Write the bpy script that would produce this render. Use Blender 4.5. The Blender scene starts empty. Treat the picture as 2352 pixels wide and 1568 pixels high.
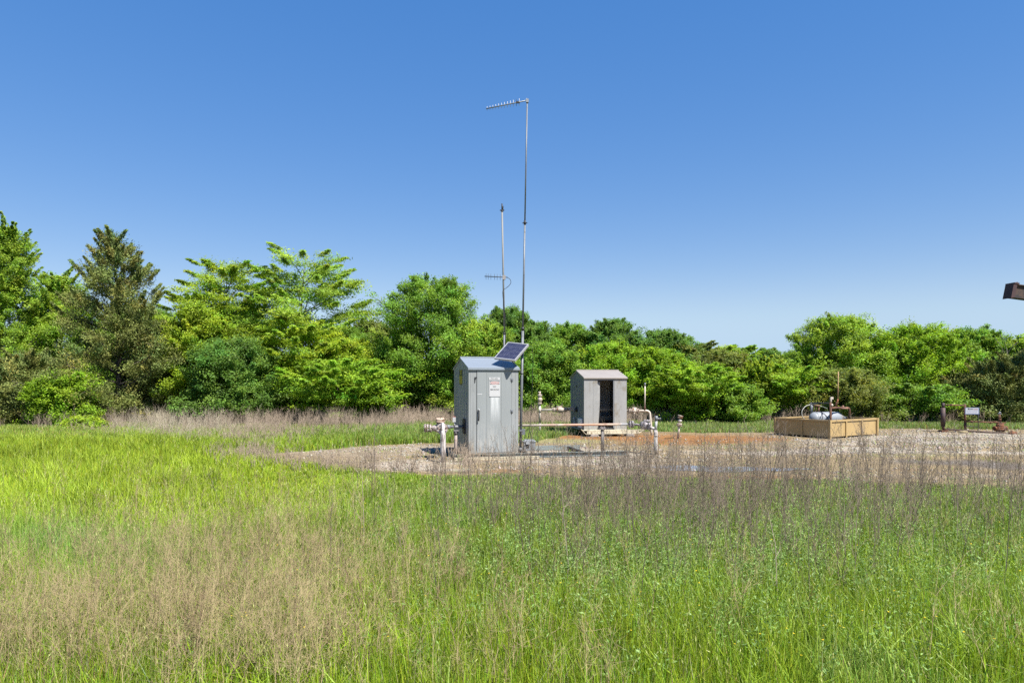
import bpy, math, random
import numpy as np
from mathutils import Vector

SC = bpy.context.scene
COL = SC.collection
R = math.radians
F, HX, HY, EYE = 1568.0, 1176.0, 877.0, 1.7


def P(px, py, y):
    """world point seen at (px, py) of a 2352 px wide frame, at distance y"""
    return Vector(((px - HX) / F * y, y, EYE - (py - HY) / F * y))


def GY(py):
    return EYE * F / (py - HY)


# ------------------------------------------------------------------ objects
ORIG = {}


def tag(o, label=None, cat=None, group=None, kind=None):
    if label: o['label'] = label
    if cat: o['category'] = cat
    if group: o['group'] = group
    if kind: o['kind'] = kind
    return o


def thing(name, label, cat, loc, group=None):
    o = bpy.data.objects.new(name, None)
    o.empty_display_size = 0.2
    COL.objects.link(o)
    o.location = loc
    ORIG[o.name] = Vector(loc)
    return tag(o, label, cat, group)


class MB:
    def __init__(s):
        s.v, s.f, s.sm = [], [], []

    def add(s, vs, fs, smooth=False):
        n = len(s.v)
        s.v.extend([tuple(v) for v in vs])
        for f in fs:
            s.f.append(tuple(i + n for i in f))
            s.sm.append(smooth)

    def box(s, o, ax, a, b, c):
        o = Vector(o)
        vs = [o + ax[0] * x + ax[1] * y + ax[2] * z for x in a for y in b for z in c]
        s.add(vs, [(0, 1, 3, 2), (4, 6, 7, 5), (0, 4, 5, 1), (2, 3, 7, 6), (0, 2, 6, 4), (1, 5, 7, 3)])

    def abox(s, c, size, ax=None):
        ax = ax or AX
        h = [q / 2 for q in size]
        s.box(c, ax, (-h[0], h[0]), (-h[1], h[1]), (-h[2], h[2]))

    def tube(s, pts, rad, n=12, caps=True, jit=0.0):
        pts = [Vector(p) for p in pts]
        if not isinstance(rad, (list, tuple)): rad = [rad] * len(pts)
        rings = []
        t0 = (pts[1] - pts[0]).normalized()
        ref = Vector((0, 0, 1)) if abs(t0.z) < .9 else Vector((1, 0, 0))
        nrm = t0.cross(ref).normalized()
        base = len(s.v)
        vs = []
        for i, p in enumerate(pts):
            if i == 0: t = t0
            elif i == len(pts) - 1: t = (pts[i] - pts[i - 1]).normalized()
            else:
                t = (pts[i + 1] - pts[i - 1])
                t = t.normalized() if t.length > 1e-9 else (pts[i] - pts[i - 1]).normalized()
            nrm = (nrm - t * nrm.dot(t))
            nrm = nrm.normalized() if nrm.length > 1e-6 else t.orthogonal().normalized()
            bn = t.cross(nrm)
            for k in range(n):
                a = 2 * math.pi * k / n
                vs.append(p + (nrm * math.cos(a) + bn * math.sin(a)) * rad[i] * (1 + random.uniform(-jit, jit)))
        fs = []
        for i in range(len(pts) - 1):
            for k in range(n):
                k2 = (k + 1) % n
                fs.append((i * n + k, i * n + k2, (i + 1) * n + k2, (i + 1) * n + k))
        s.add(vs, fs, True)
        if caps:
            s.f.append(tuple(base + k for k in range(n - 1, -1, -1))); s.sm.append(False)
            m = base + (len(pts) - 1) * n
            s.f.append(tuple(m + k for k in range(n))); s.sm.append(False)

    def disc(s, c, axis, r, th, n=16, bolts=0, bolt_r=.012):
        """flange: a disc of thickness th about axis, with bolt heads through it"""
        c = Vector(c); axis = Vector(axis).normalized()
        s.tube([c - axis * th / 2, c + axis * th / 2], r, n)
        if bolts:
            p = axis.orthogonal().normalized(); q = axis.cross(p)
            for k in range(bolts):
                a = 2 * math.pi * (k + .5) / bolts
                b = c + (p * math.cos(a) + q * math.sin(a)) * (r * .76)
                s.tube([b - axis * (th / 2 + bolt_r * 1.6), b + axis * (th / 2 + bolt_r * 1.6)], bolt_r, 6)

    def ball(s, c, r, n=10, squash=(1, 1, 1)):
        vs, fs = [], []
        m = n // 2
        for i in range(m + 1):
            th = math.pi * i / m
            for k in range(n):
                a = 2 * math.pi * k / n
                vs.append((c[0] + r * squash[0] * math.sin(th) * math.cos(a), c[1] + r * squash[1] * math.sin(th) * math.sin(a), c[2] + r * squash[2] * math.cos(th)))
        for i in range(m):
            for k in range(n):
                k2 = (k + 1) % n
                fs.append((i * n + k, (i + 1) * n + k, (i + 1) * n + k2, i * n + k2))
        s.add(vs, fs, True)

    def prism(s, prof, o, ax, c0, c1):
        """profile of (a, b) in the plane ax[0], ax[1], pushed along ax[2] from c0 to c1"""
        o = Vector(o); n = len(prof)
        vs = [o + ax[0] * a + ax[1] * b + ax[2] * c for c in (c0, c1) for a, b in prof]
        s.add(vs, [tuple(range(n - 1, -1, -1)), tuple(range(n, 2 * n))] + [(i, (i + 1) % n, n + (i + 1) % n, n + i) for i in range(n)])


AX = (Vector((1, 0, 0)), Vector((0, 1, 0)), Vector((0, 0, 1)))


def arc(c, a, b, r, n=6):
    """quarter bend about centre c from direction a to direction b"""
    return [Vector(c) + (Vector(a) * math.cos(t) + Vector(b) * math.sin(t)) * r for t in [math.pi / 2 * i / n for i in range(n + 1)]]


def spline(pts, n=8):
    pts = [Vector(p) for p in pts]
    q = [pts[0]] + pts + [pts[-1]]
    out = []
    for i in range(1, len(q) - 2):
        for k in range(n):
            t = k / n
            out.append(.5 * ((2 * q[i]) + (q[i + 1] - q[i - 1]) * t + (2 * q[i - 1] - 5 * q[i] + 4 * q[i + 1] - q[i + 2]) * t * t + (3 * q[i] - q[i - 1] - 3 * q[i + 1] + q[i + 2]) * t ** 3))
    out.append(pts[-1])
    return out


def part(name, mb, mat, parent=None, bevel=0, label=None):
    base = ORIG[parent.name] if parent is not None else Vector((0, 0, 0))
    me = bpy.data.meshes.new(name)
    me.from_pydata([(v[0] - base.x, v[1] - base.y, v[2] - base.z) for v in mb.v], [], mb.f)
    me.polygons.foreach_set('use_smooth', mb.sm)
    import bmesh
    bm = bmesh.new(); bm.from_mesh(me); bmesh.ops.recalc_face_normals(bm, faces=bm.faces); bm.to_mesh(me); bm.free()
    me.materials.append(mat)
    o = bpy.data.objects.new(name, me)
    COL.objects.link(o)
    if parent is not None: o.parent = parent
    ORIG[o.name] = base
    if bevel:
        m = o.modifiers.new('edge', 'BEVEL'); m.width = bevel; m.segments = 1; m.limit_method = 'ANGLE'
    if label: o['label'] = label
    return o


def big(name, V, T, C, mat, parent=None, base=(0, 0, 0)):
    """numpy triangles to one mesh with a colour per point"""
    V = np.asarray(V, np.float32).reshape(-1, 3) - np.asarray(base, np.float32)
    T = np.asarray(T, np.int32).reshape(-1, 3)
    me = bpy.data.meshes.new(name)
    me.vertices.add(len(V)); me.vertices.foreach_set('co', V.ravel())
    me.loops.add(T.size); me.loops.foreach_set('vertex_index', T.ravel())
    me.polygons.add(len(T)); me.polygons.foreach_set('loop_start', np.arange(0, T.size, 3, dtype=np.int32))
    me.update(calc_edges=True)
    if C is not None:
        C = np.asarray(C, np.float32)
        if len(C) != len(V): C = np.repeat(C, len(V) // len(C), axis=0)
        ca = me.color_attributes.new('Col', 'FLOAT_COLOR', 'POINT')
        ca.data.foreach_set('color', np.concatenate([np.clip(C, .003, .95), np.ones((len(C), 1), np.float32)], 1).ravel())
    me.materials.append(mat)
    o = bpy.data.objects.new(name, me)
    COL.objects.link(o)
    if parent is not None: o.parent = parent
    return o


AL = .505


# ---------------------------------------------------------------- materials
def nodes(name):
    m = bpy.data.materials.new(name); m.use_nodes = True
    nt = m.node_tree; nt.nodes.clear()
    out = nt.nodes.new('ShaderNodeOutputMaterial')
    return m, nt, out


def N(nt, kind, **kw):
    n = nt.nodes.new(kind)
    for k, v in kw.items():
        if k in n.inputs: n.inputs[k].default_value = v
        else: setattr(n, k, v)
    return n


def rgba(c): return (c[0], c[1], c[2], 1)


def ramp(nt, fac, stops):
    r = nt.nodes.new('ShaderNodeValToRGB')
    e = r.color_ramp.elements
    while len(e) < len(stops): e.new(.5)
    for el, (p, c) in zip(e, stops): el.position = p; el.color = rgba(c) if len(c) == 3 else c
    nt.links.new(fac, r.inputs[0])
    return r.outputs[0]


def mixc(nt, fac, a, b):
    m = nt.nodes.new('ShaderNodeMix'); m.data_type = 'RGBA'
    for i, x in ((0, fac), (6, a), (7, b)):
        if isinstance(x, (int, float)): m.inputs[i].default_value = x
        elif isinstance(x, tuple): m.inputs[i].default_value = rgba(x)
        else: nt.links.new(x, m.inputs[i])
    return m.outputs[2]


def paint(name, base, rough=.55, metal=0.0, var=.12, scale=3.0, stain=None, stain_amt=.5, stain_scale=5.0, stretch=(1, 1, 1), bump=.15, extra=None):
    """painted or bare metal: uneven tone, soft streaks, stains (rust, chalk, mud) with edges of their own"""
    base = tuple(c * AL for c in base); stain = stain and tuple(c * AL for c in stain)
    m, nt, out = nodes(name)
    tc = N(nt, 'ShaderNodeTexCoord')
    mp = N(nt, 'ShaderNodeMapping', Scale=stretch)
    nt.links.new(tc.outputs['Object'], mp.inputs[0])
    n1 = N(nt, 'ShaderNodeTexNoise', Scale=scale, Detail=6.0, Roughness=.65)
    nt.links.new(mp.outputs[0], n1.inputs['Vector'])
    lo = tuple(c * (1 - var) for c in base); hi = tuple(min(1, c * (1 + var)) for c in base)
    col = ramp(nt, n1.outputs[0], [(.3, lo), (.7, hi)])
    if stain:
        n2 = N(nt, 'ShaderNodeTexNoise', Scale=stain_scale, Detail=8.0, Roughness=.7)
        nt.links.new(mp.outputs[0], n2.inputs['Vector'])
        t = .62 - .3 * stain_amt
        f = ramp(nt, n2.outputs[0], [(t, (0, 0, 0)), (t + .09, (1, 1, 1))])
        col = mixc(nt, f, col, stain)
    if extra: col = extra(nt, tc, col)
    b = N(nt, 'ShaderNodeBsdfPrincipled', Roughness=rough, Metallic=metal)
    nt.links.new(col, b.inputs['Base Color'])
    if bump:
        bp = N(nt, 'ShaderNodeBump', Strength=bump, Distance=.01)
        n3 = N(nt, 'ShaderNodeTexNoise', Scale=scale * 9, Detail=4.0)
        nt.links.new(tc.outputs['Object'], n3.inputs['Vector'])
        nt.links.new(n3.outputs[0], bp.inputs['Height']); nt.links.new(bp.outputs[0], b.inputs['Normal'])
    nt.links.new(b.outputs[0], out.inputs[0])
    return m


def leafmat(name, trans=.35, rough=.5, spec=.3, tint=(1.15, 1.1, .5)):
    m, nt, out = nodes(name)
    at = N(nt, 'ShaderNodeAttribute', attribute_name='Col')
    b = N(nt, 'ShaderNodeBsdfPrincipled', Roughness=rough)
    b.inputs['Specular IOR Level'].default_value = spec
    nt.links.new(at.outputs[0], b.inputs['Base Color'])
    if trans > 0:
        t = N(nt, 'ShaderNodeBsdfTranslucent')
        mul = N(nt, 'ShaderNodeMix', data_type='RGBA', blend_type='MULTIPLY')
        mul.inputs[0].default_value = 1
        nt.links.new(at.outputs[0], mul.inputs[6]); mul.inputs[7].default_value = rgba(tint)
        nt.links.new(mul.outputs[2], t.inputs[0])
        mx = N(nt, 'ShaderNodeMixShader'); mx.inputs[0].default_value = trans
        nt.links.new(b.outputs[0], mx.inputs[1]); nt.links.new(t.outputs[0], mx.inputs[2])
        nt.links.new(mx.outputs[0], out.inputs[0])
    else:
        nt.links.new(b.outputs[0], out.inputs[0])
    return m


def soil(name):
    m, nt, out = nodes(name)
    at = N(nt, 'ShaderNodeAttribute', attribute_name='Col')
    tc = N(nt, 'ShaderNodeTexCoord')
    n1 = N(nt, 'ShaderNodeTexNoise', Scale=9.0, Detail=8.0, Roughness=.75); nt.links.new(tc.outputs['Object'], n1.inputs['Vector'])
    v1 = N(nt, 'ShaderNodeTexVoronoi', Scale=26.0); nt.links.new(tc.outputs['Object'], v1.inputs['Vector'])
    f = ramp(nt, n1.outputs[0], [(.25, (.6, .6, .6)), (.75, (1.3, 1.3, 1.3))])
    mul = N(nt, 'ShaderNodeMix', data_type='RGBA', blend_type='MULTIPLY'); mul.inputs[0].default_value = 1
    nt.links.new(at.outputs[0], mul.inputs[6]); nt.links.new(f, mul.inputs[7])
    f2 = ramp(nt, v1.outputs['Color'], [(0, (.72, .72, .72)), (1, (1.28, 1.28, 1.28))])
    mul2 = N(nt, 'ShaderNodeMix', data_type='RGBA', blend_type='MULTIPLY'); mul2.inputs[0].default_value = .8
    nt.links.new(mul.outputs[2], mul2.inputs[6]); nt.links.new(f2, mul2.inputs[7])
    b = N(nt, 'ShaderNodeBsdfPrincipled', Roughness=.95)
    b.inputs['Specular IOR Level'].default_value = .1
    nt.links.new(mul2.outputs[2], b.inputs['Base Color'])
    bp = N(nt, 'ShaderNodeBump', Strength=.6, Distance=.03)
    nt.links.new(v1.outputs['Distance'], bp.inputs['Height']); nt.links.new(bp.outputs[0], b.inputs['Normal'])
    nt.links.new(b.outputs[0], out.inputs[0])
    return m


# ------------------------------------------------------------- numpy helpers
def noise2(x, y, scale, seed=0, octv=3):
    """value noise in 0..1 over arrays"""
    out = np.zeros_like(x, dtype=np.float64); amp = 1.; tot = 0.
    for o in range(octv):
        rs = np.random.RandomState(seed + o * 17)
        tab = rs.rand(256, 256)
        u = x / scale * 2 ** o; v = y / scale * 2 ** o
        i = np.floor(u).astype(int); j = np.floor(v).astype(int)
        fu = u - i; fv = v - j
        fu = fu * fu * (3 - 2 * fu); fv = fv * fv * (3 - 2 * fv)
        g = lambda a, b: tab[a % 256, b % 256]
        out += amp * ((g(i, j) * (1 - fu) + g(i + 1, j) * fu) * (1 - fv) + (g(i, j + 1) * (1 - fu) + g(i + 1, j + 1) * fu) * fv)
        tot += amp; amp *= .5
    return out / tot


def unit(a): return a / np.maximum(np.linalg.norm(a, axis=-1, keepdims=True), 1e-9)


def spikes(S, E, r):
    """thin three-sided spines from S to E"""
    d = unit(E - S)
    ref = np.where(np.abs(d[:, 2:3]) < .9, np.array([[0, 0, 1.]]), np.array([[1., 0, 0]]))
    p = unit(np.cross(d, ref)); q = np.cross(d, p)
    r = np.broadcast_to(np.asarray(r, float).reshape(-1, 1), (len(S), 1))
    V = np.stack([S + p * r, S + (-.5 * p + .866 * q) * r, S + (-.5 * p - .866 * q) * r, E], 1)
    b = (np.arange(len(S)) * 4)[:, None, None]
    T = b + np.array([[0, 1, 3], [1, 2, 3], [2, 0, 3]])[None]
    return V.reshape(-1, 3), T.reshape(-1, 3)


def stems(A, B, ra, rb):
    """three-sided prisms from A to B"""
    d = unit(B - A)
    ref = np.where(np.abs(d[:, 2:3]) < .9, np.array([[0, 0, 1.]]), np.array([[1., 0, 0]]))
    p = unit(np.cross(d, ref)); q = np.cross(d, p)
    ra = np.broadcast_to(np.asarray(ra, float).reshape(-1, 1), (len(A), 1)); rb = np.broadcast_to(np.asarray(rb, float).reshape(-1, 1), (len(A), 1))
    k = [p, -.5 * p + .866 * q, -.5 * p - .866 * q]
    V = np.stack([A + x * ra for x in k] + [B + x * rb for x in k], 1)
    b = (np.arange(len(A)) * 6)[:, None, None]
    T = b + np.array([[0, 1, 4], [0, 4, 3], [1, 2, 5], [1, 5, 4], [2, 0, 3], [2, 3, 5]])[None]
    return V.reshape(-1, 3), T.reshape(-1, 3)


def leaves(C, A, Bx, L, W):
    """leaf faces: centre C, length axis A, width axis Bx, folded a little along the midrib"""
    L = np.broadcast_to(np.asarray(L, float).reshape(-1, 1), (len(C), 1)); W = np.broadcast_to(np.asarray(W, float).reshape(-1, 1), (len(C), 1))
    nn = np.cross(A, Bx)
    V = np.stack([C - A * L / 2, C + Bx * W / 2 + nn * W * .12 - A * L * .08, C + A * L / 2, C - Bx * W / 2 + nn * W * .12 - A * L * .08], 1)
    b = (np.arange(len(C)) * 4)[:, None, None]
    T = b + np.array([[0, 1, 2], [0, 2, 3]])[None]
    return V.reshape(-1, 3), T.reshape(-1, 3)


class Heap:
    def __init__(s): s.V, s.T, s.C, s.n = [], [], [], 0

    def add(s, VT, col):
        V, T = VT
        if len(V) == 0: return
        col = np.asarray(col, float)
        if col.ndim == 1: col = np.broadcast_to(col, (len(V), 3))
        elif len(col) != len(V): col = np.repeat(col, len(V) // len(col), axis=0)
        s.V.append(V); s.T.append(T + s.n); s.C.append(col); s.n += len(V)

    def build(s, name, mat, parent=None, base=(0, 0, 0)):
        return big(name, np.concatenate(s.V), np.concatenate(s.T), np.concatenate(s.C), mat, parent, base)
# ------------------------------------------------------------------- ground
RS = np.random.RandomState(11)


def pix(x, y):
    y = np.maximum(y, .3)
    return HX + F * x / y, HY + EYE * F / y


def ga(px, py, cx, cy, sx, sy):
    return np.exp(-((px - cx) / sx) ** 2 - ((py - cy) / sy) ** 2)


PAD = [(-6.2, 15.6), (-5.6, 16.4), (-4.4, 17.6), (-3.0, 18.6), (-1.2, 18.9), (.4, 19.2), (1.5, 20.6), (2.4, 22.4), (4.2, 22.9), (6.4, 23.1), (8.2, 23.0), (10.5, 23.6),
       (13, 24.4), (16, 24.6), (19, 24.0), (24, 23.5), (24, 10.2), (17, 9.2), (12, 9.0), (9.0, 9.6), (7.0, 10.8), (5.2, 11.6), (3.2, 12.0), (.4, 12.1), (-1.6, 12.4), (-3.0, 12.9), (-4.6, 14.6)]


def inpad(x, y):
    """signed-ish mask of the gravel pad: 1 inside, ragged at the rim"""
    x = np.asarray(x, float); y = np.asarray(y, float)
    xx = x + (noise2(x, y, 1.6, 5) - .5) * 1.1; yy = y + (noise2(x, y, 1.6, 9) - .5) * 1.1
    ins = np.zeros(xx.shape, bool); n = len(PAD)
    for i in range(n):
        x0, y0 = PAD[i]; x1, y1 = PAD[(i + 1) % n]
        c = ((y0 > yy) != (y1 > yy)) & (xx < (x1 - x0) * (yy - y0) / (y1 - y0 + 1e-12) + x0)
        ins ^= c
    return ins


def height(x, y):
    return (noise2(x, y, 4.0, 3, 2) - .5) * .10


def bright_zone(px, py):
    """how much of the sunny yellow-green short grass of the open left field grows here"""
    a = ga(px, py, 150, 1090, 520, 95) + ga(px, py, 480, 1130, 330, 70) + .8 * ga(px, py, -200, 1150, 420, 130)
    return np.clip(a * 1.25, 0, 1)


def dry_zone(px, py):
    a = .85 * ga(px, py, 380, 1390, 300, 120) + .95 * ga(px, py, 120, 1490, 300, 120) + .6 * ga(px, py, 250, 1590, 420, 70) + .7 * ga(px, py, 640, 1330, 200, 110) + .5 * ga(px, py, 560, 1550, 240, 110) + .3 * ga(px, py, 1000, 1500, 500, 160)
    return np.clip(a, 0, 1)


def hfac(x, y):
    """grass stays short on the trodden ground round the pad"""
    px, py = pix(x, y)
    return (1 - .74 * np.exp(-((py - 1104) / 62) ** 2) * np.clip((px - 480) / 160, 0, 1)) * np.where(y > 19, .6, 1)


def grass_col(x, y, n):
    px, py = pix(x, y)
    k = noise2(x, y, 1.3, 21); k2 = noise2(x, y, .45, 31)
    c = np.array([.215, .315, .024])[None] * np.ones((n, 1))
    br = bright_zone(px, py)[:, None]
    c = c * (1 - br) + np.array([.290, .380, .030]) * br
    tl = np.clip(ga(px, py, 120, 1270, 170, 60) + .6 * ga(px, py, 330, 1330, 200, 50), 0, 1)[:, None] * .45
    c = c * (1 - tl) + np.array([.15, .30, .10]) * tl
    bt = np.clip(ga(px, py, 1250, 1560, 900, 130), 0, 1)[:, None] * .7
    c = c * (1 - bt) + np.array([.29, .41, .022]) * bt
    far = np.clip((y - 17) / 6, 0, 1)[:, None]
    c = c * (1 - .5 * far) + np.array([.26, .33, .09]) * .5 * far
    gg = np.clip((k2 - .5) * 3, 0, 1)[:, None] * (px > 1000)[:, None] * .35
    c = c * (1 - gg) + np.array([.25, .35, .14]) * gg
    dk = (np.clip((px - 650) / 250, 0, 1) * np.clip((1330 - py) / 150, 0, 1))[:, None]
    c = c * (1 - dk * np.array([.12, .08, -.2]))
    c = c * (.72 + .56 * k)[:, None]
    return c


def build_ground():
    xs = np.concatenate([np.arange(-60, -26, 2.), np.arange(-26, 27, .13), np.arange(27, 61, 2.)])
    ys = np.concatenate([[-40, -20, -8, -2, 1], np.arange(2, 32, .13), np.arange(32, 60, 2.)])
    X, Y = np.meshgrid(xs, ys); sh = X.shape
    x, y = X.ravel(), Y.ravel()
    px, py = pix(x, y)
    pad = inpad(x, y)
    z = height(x, y) * ~pad
    z = z - 0.0
    # colour of the earth itself
    c = np.array([.14, .15, .05])[None] * np.ones((len(x), 1))
    c *= (.7 + .6 * noise2(x, y, .6, 41))[:, None]
    fr = bright_zone(px, py)[:, None] * (y < 24)[:, None]
    c = c * (1 - fr) + np.array([.21, .25, .04]) * fr
    n1 = noise2(x * .45, y, .55, 51, 4); n2 = noise2(x * .5, y, 1.7, 61, 3); n3 = noise2(x, y, .25, 71, 3)
    tan = np.array([.27, .205, .115]); grav = np.array([.405, .35, .272]); org = np.array([.27, .135, .052]); mud = np.array([.15, .13, .11]); olive = np.array([.27, .245, .11])
    g = np.ones((len(x), 1)) * tan

    def lay(cur, col, w): w = np.clip(w, 0, 1)[:, None]; return cur * (1 - w) + col * w
    gw = ga(px, py, 900, 1030, 190, 9) + ga(px, py, 760, 1043, 120, 7) + ga(px, py, 930, 1070, 110, 12) + ga(px, py, 1370, 1058, 190, 24) + ga(px, py, 1250, 1035, 150, 8)
    gw += ga(px, py, 2150, 1008, 260, 15) + .8 * ga(px, py, 1990, 1033, 230, 9) + .7 * ga(px, py, 2300, 1040, 160, 6) + .7 * ga(px, py, 1750, 1040, 260, 6) + .8 * ga(px, py, 2100, 1093, 260, 6) + .6 * ga(px, py, 2330, 1120, 120, 6)
    g = lay(g, grav, (gw - .35 + (n1 - .5) * 1.5) * 2.4)
    ow = ga(px, py, 1590, 1008, 260, 13) + .9 * ga(px, py, 1330, 1003, 90, 7) + .6 * ga(px, py, 1180, 1080, 120, 10) + .7 * ga(px, py, 1700, 1096, 220, 8) + .8 * ga(px, py, 2330, 1140, 160, 18) + .55 * ga(px, py, 2050, 1078, 140, 8)
    g = lay(g, tan * .9, np.clip((n2 - .50) * 5, 0, .75))
    g = lay(g, org, (ow - .3 + (n2 - .5) * .9) * 2.2)
    g = lay(g, olive, ((ga(px, py, 1300, 1013, 130, 6) + .7 * ga(px, py, 2080, 1045, 160, 6) + .6 * ga(px, py, 2250, 1022, 100, 4) + .7 * ga(px, py, 820, 1058, 150, 5)) - .3 + (n2 - .5)) * 1.6)
    mw = ga(px, py, 2140, 1062, 260, 7) + .8 * ga(px, py, 2330, 1072, 110, 9) + .5 * ga(px, py, 1850, 1040, 130, 4) + .5 * ga(px, py, 1530, 1075, 70, 8)
    g = lay(g, mud, (mw - .35 + (n1 - .5) * 1.6) * 2.0)
    g *= (.60 + .47 * n3)[:, None]
    c = np.where(pad[:, None], g, c)
    ny, nx = sh
    i = np.arange(ny - 1)[:, None] * nx + np.arange(nx - 1)[None]
    i = i.ravel()
    Q = np.stack([i, i + 1, i + nx + 1, i + nx], 1)
    fp = pad[Q].sum(1) >= 2
    V = np.stack([x, y, z], 1)
    M = soil('earth')
    for name, sel in (('gravel_pad', fp), ('ground', ~fp)):
        q = Q[sel]; used, inv = np.unique(q, return_inverse=True); q = inv.reshape(-1, 4)
        T = np.concatenate([q[:, [0, 1, 2]], q[:, [0, 2, 3]]])
        o = big(name, V[used], T, c[used], M)
        tag(o, kind='structure')
    # the land beyond the sampled field, out to the horizon
    h = MB()
    for a, b in (((-900, -60), (-900, 900)), ((60, 900), (-900, 900)), ((-60, 60), (58, 900)), ((-60, 60), (-900, -40))):
        h.add([(a[0], b[0], -.02), (a[1], b[0], -.02), (a[1], b[1], -.02), (a[0], b[1], -.02)], [(0, 1, 2, 3)])
    tag(part('terrain', h, paint('far_land', (.09, .115, .035), .9, bump=0)), kind='structure')
    # rain puddle
    pu = MB(); cx, cy = 4.15, 13.35
    ring = []
    for k in range(56):
        a = 2 * math.pi * k / 56
        r = 1 + .22 * math.sin(3 * a + 1) + .13 * math.sin(7 * a) + random.uniform(-.05, .05)
        ring.append((cx + 1.35 * r * math.cos(a), cy + .42 * r * math.sin(a) - .12 * (math.cos(a)), .008))
    pu.add(ring, [tuple(range(56))])
    m, nt, out = nodes('standing_water')
    b = N(nt, 'ShaderNodeBsdfPrincipled', Roughness=.25); b.inputs['Base Color'].default_value = (.20, .215, .25, 1); b.inputs['IOR'].default_value = 1.33  # grey-blue base colour stands in for the sky reflected in the water
    bp = N(nt, 'ShaderNodeBump', Strength=.3, Distance=.02); nz = N(nt, 'ShaderNodeTexNoise', Scale=16.0)
    nt.links.new(nz.outputs[0], bp.inputs['Height']); nt.links.new(bp.outputs[0], b.inputs['Normal']); nt.links.new(b.outputs[0], out.inputs[0])
    tag(part('puddle', pu, m), kind='structure')


def scatter(n, y0, y1, falloff=1.0, margin=2.0, lim=26):
    """n ground points in the field of view and a little to either side, thinning with distance"""
    yy = np.linspace(y0, y1, 400)
    w = (1.0 / yy ** falloff) * (1.5 * yy + 2 * margin)
    cdf = np.cumsum(w); cdf /= cdf[-1]
    y = np.interp(RS.rand(n), cdf, yy)
    x = (RS.rand(n) * 2 - 1) * (.75 * y + margin)
    k = np.abs(x) < lim
    return x[k], y[k]


def blades(x, y, h, w, col, lean=.35):
    n = len(x)
    az = RS.rand(n) * 2 * np.pi; d = np.stack([np.cos(az), np.sin(az), 0 * az], 1)
    ta = az + np.pi / 2 + RS.randn(n) * .5
    s = np.stack([np.cos(ta), np.sin(ta), 0 * ta], 1)
    z0 = height(x, y) * ~inpad(x, y) - .01
    B = np.stack([x, y, z0], 1)
    le = (np.abs(RS.randn(n)) * lean)[:, None] + .05
    up = np.array([[0, 0, 1.]])
    h = h[:, None]; w = w[:, None]
    m1 = B + up * h * .5 + d * h * le * .22
    tip = B + up * h * (1 - .18 * np.minimum(le, 1.4)) + d * h * le * .85
    V = np.stack([B - s * w * .5, B + s * w * .5, m1 - s * w * .42, m1 + s * w * .42, tip], 1).reshape(-1, 3)
    b = (np.arange(n) * 5)[:, None, None]
    T = (b + np.array([[0, 1, 3], [0, 3, 2], [2, 3, 4]])[None]).reshape(-1, 3)
    return V, T


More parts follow.
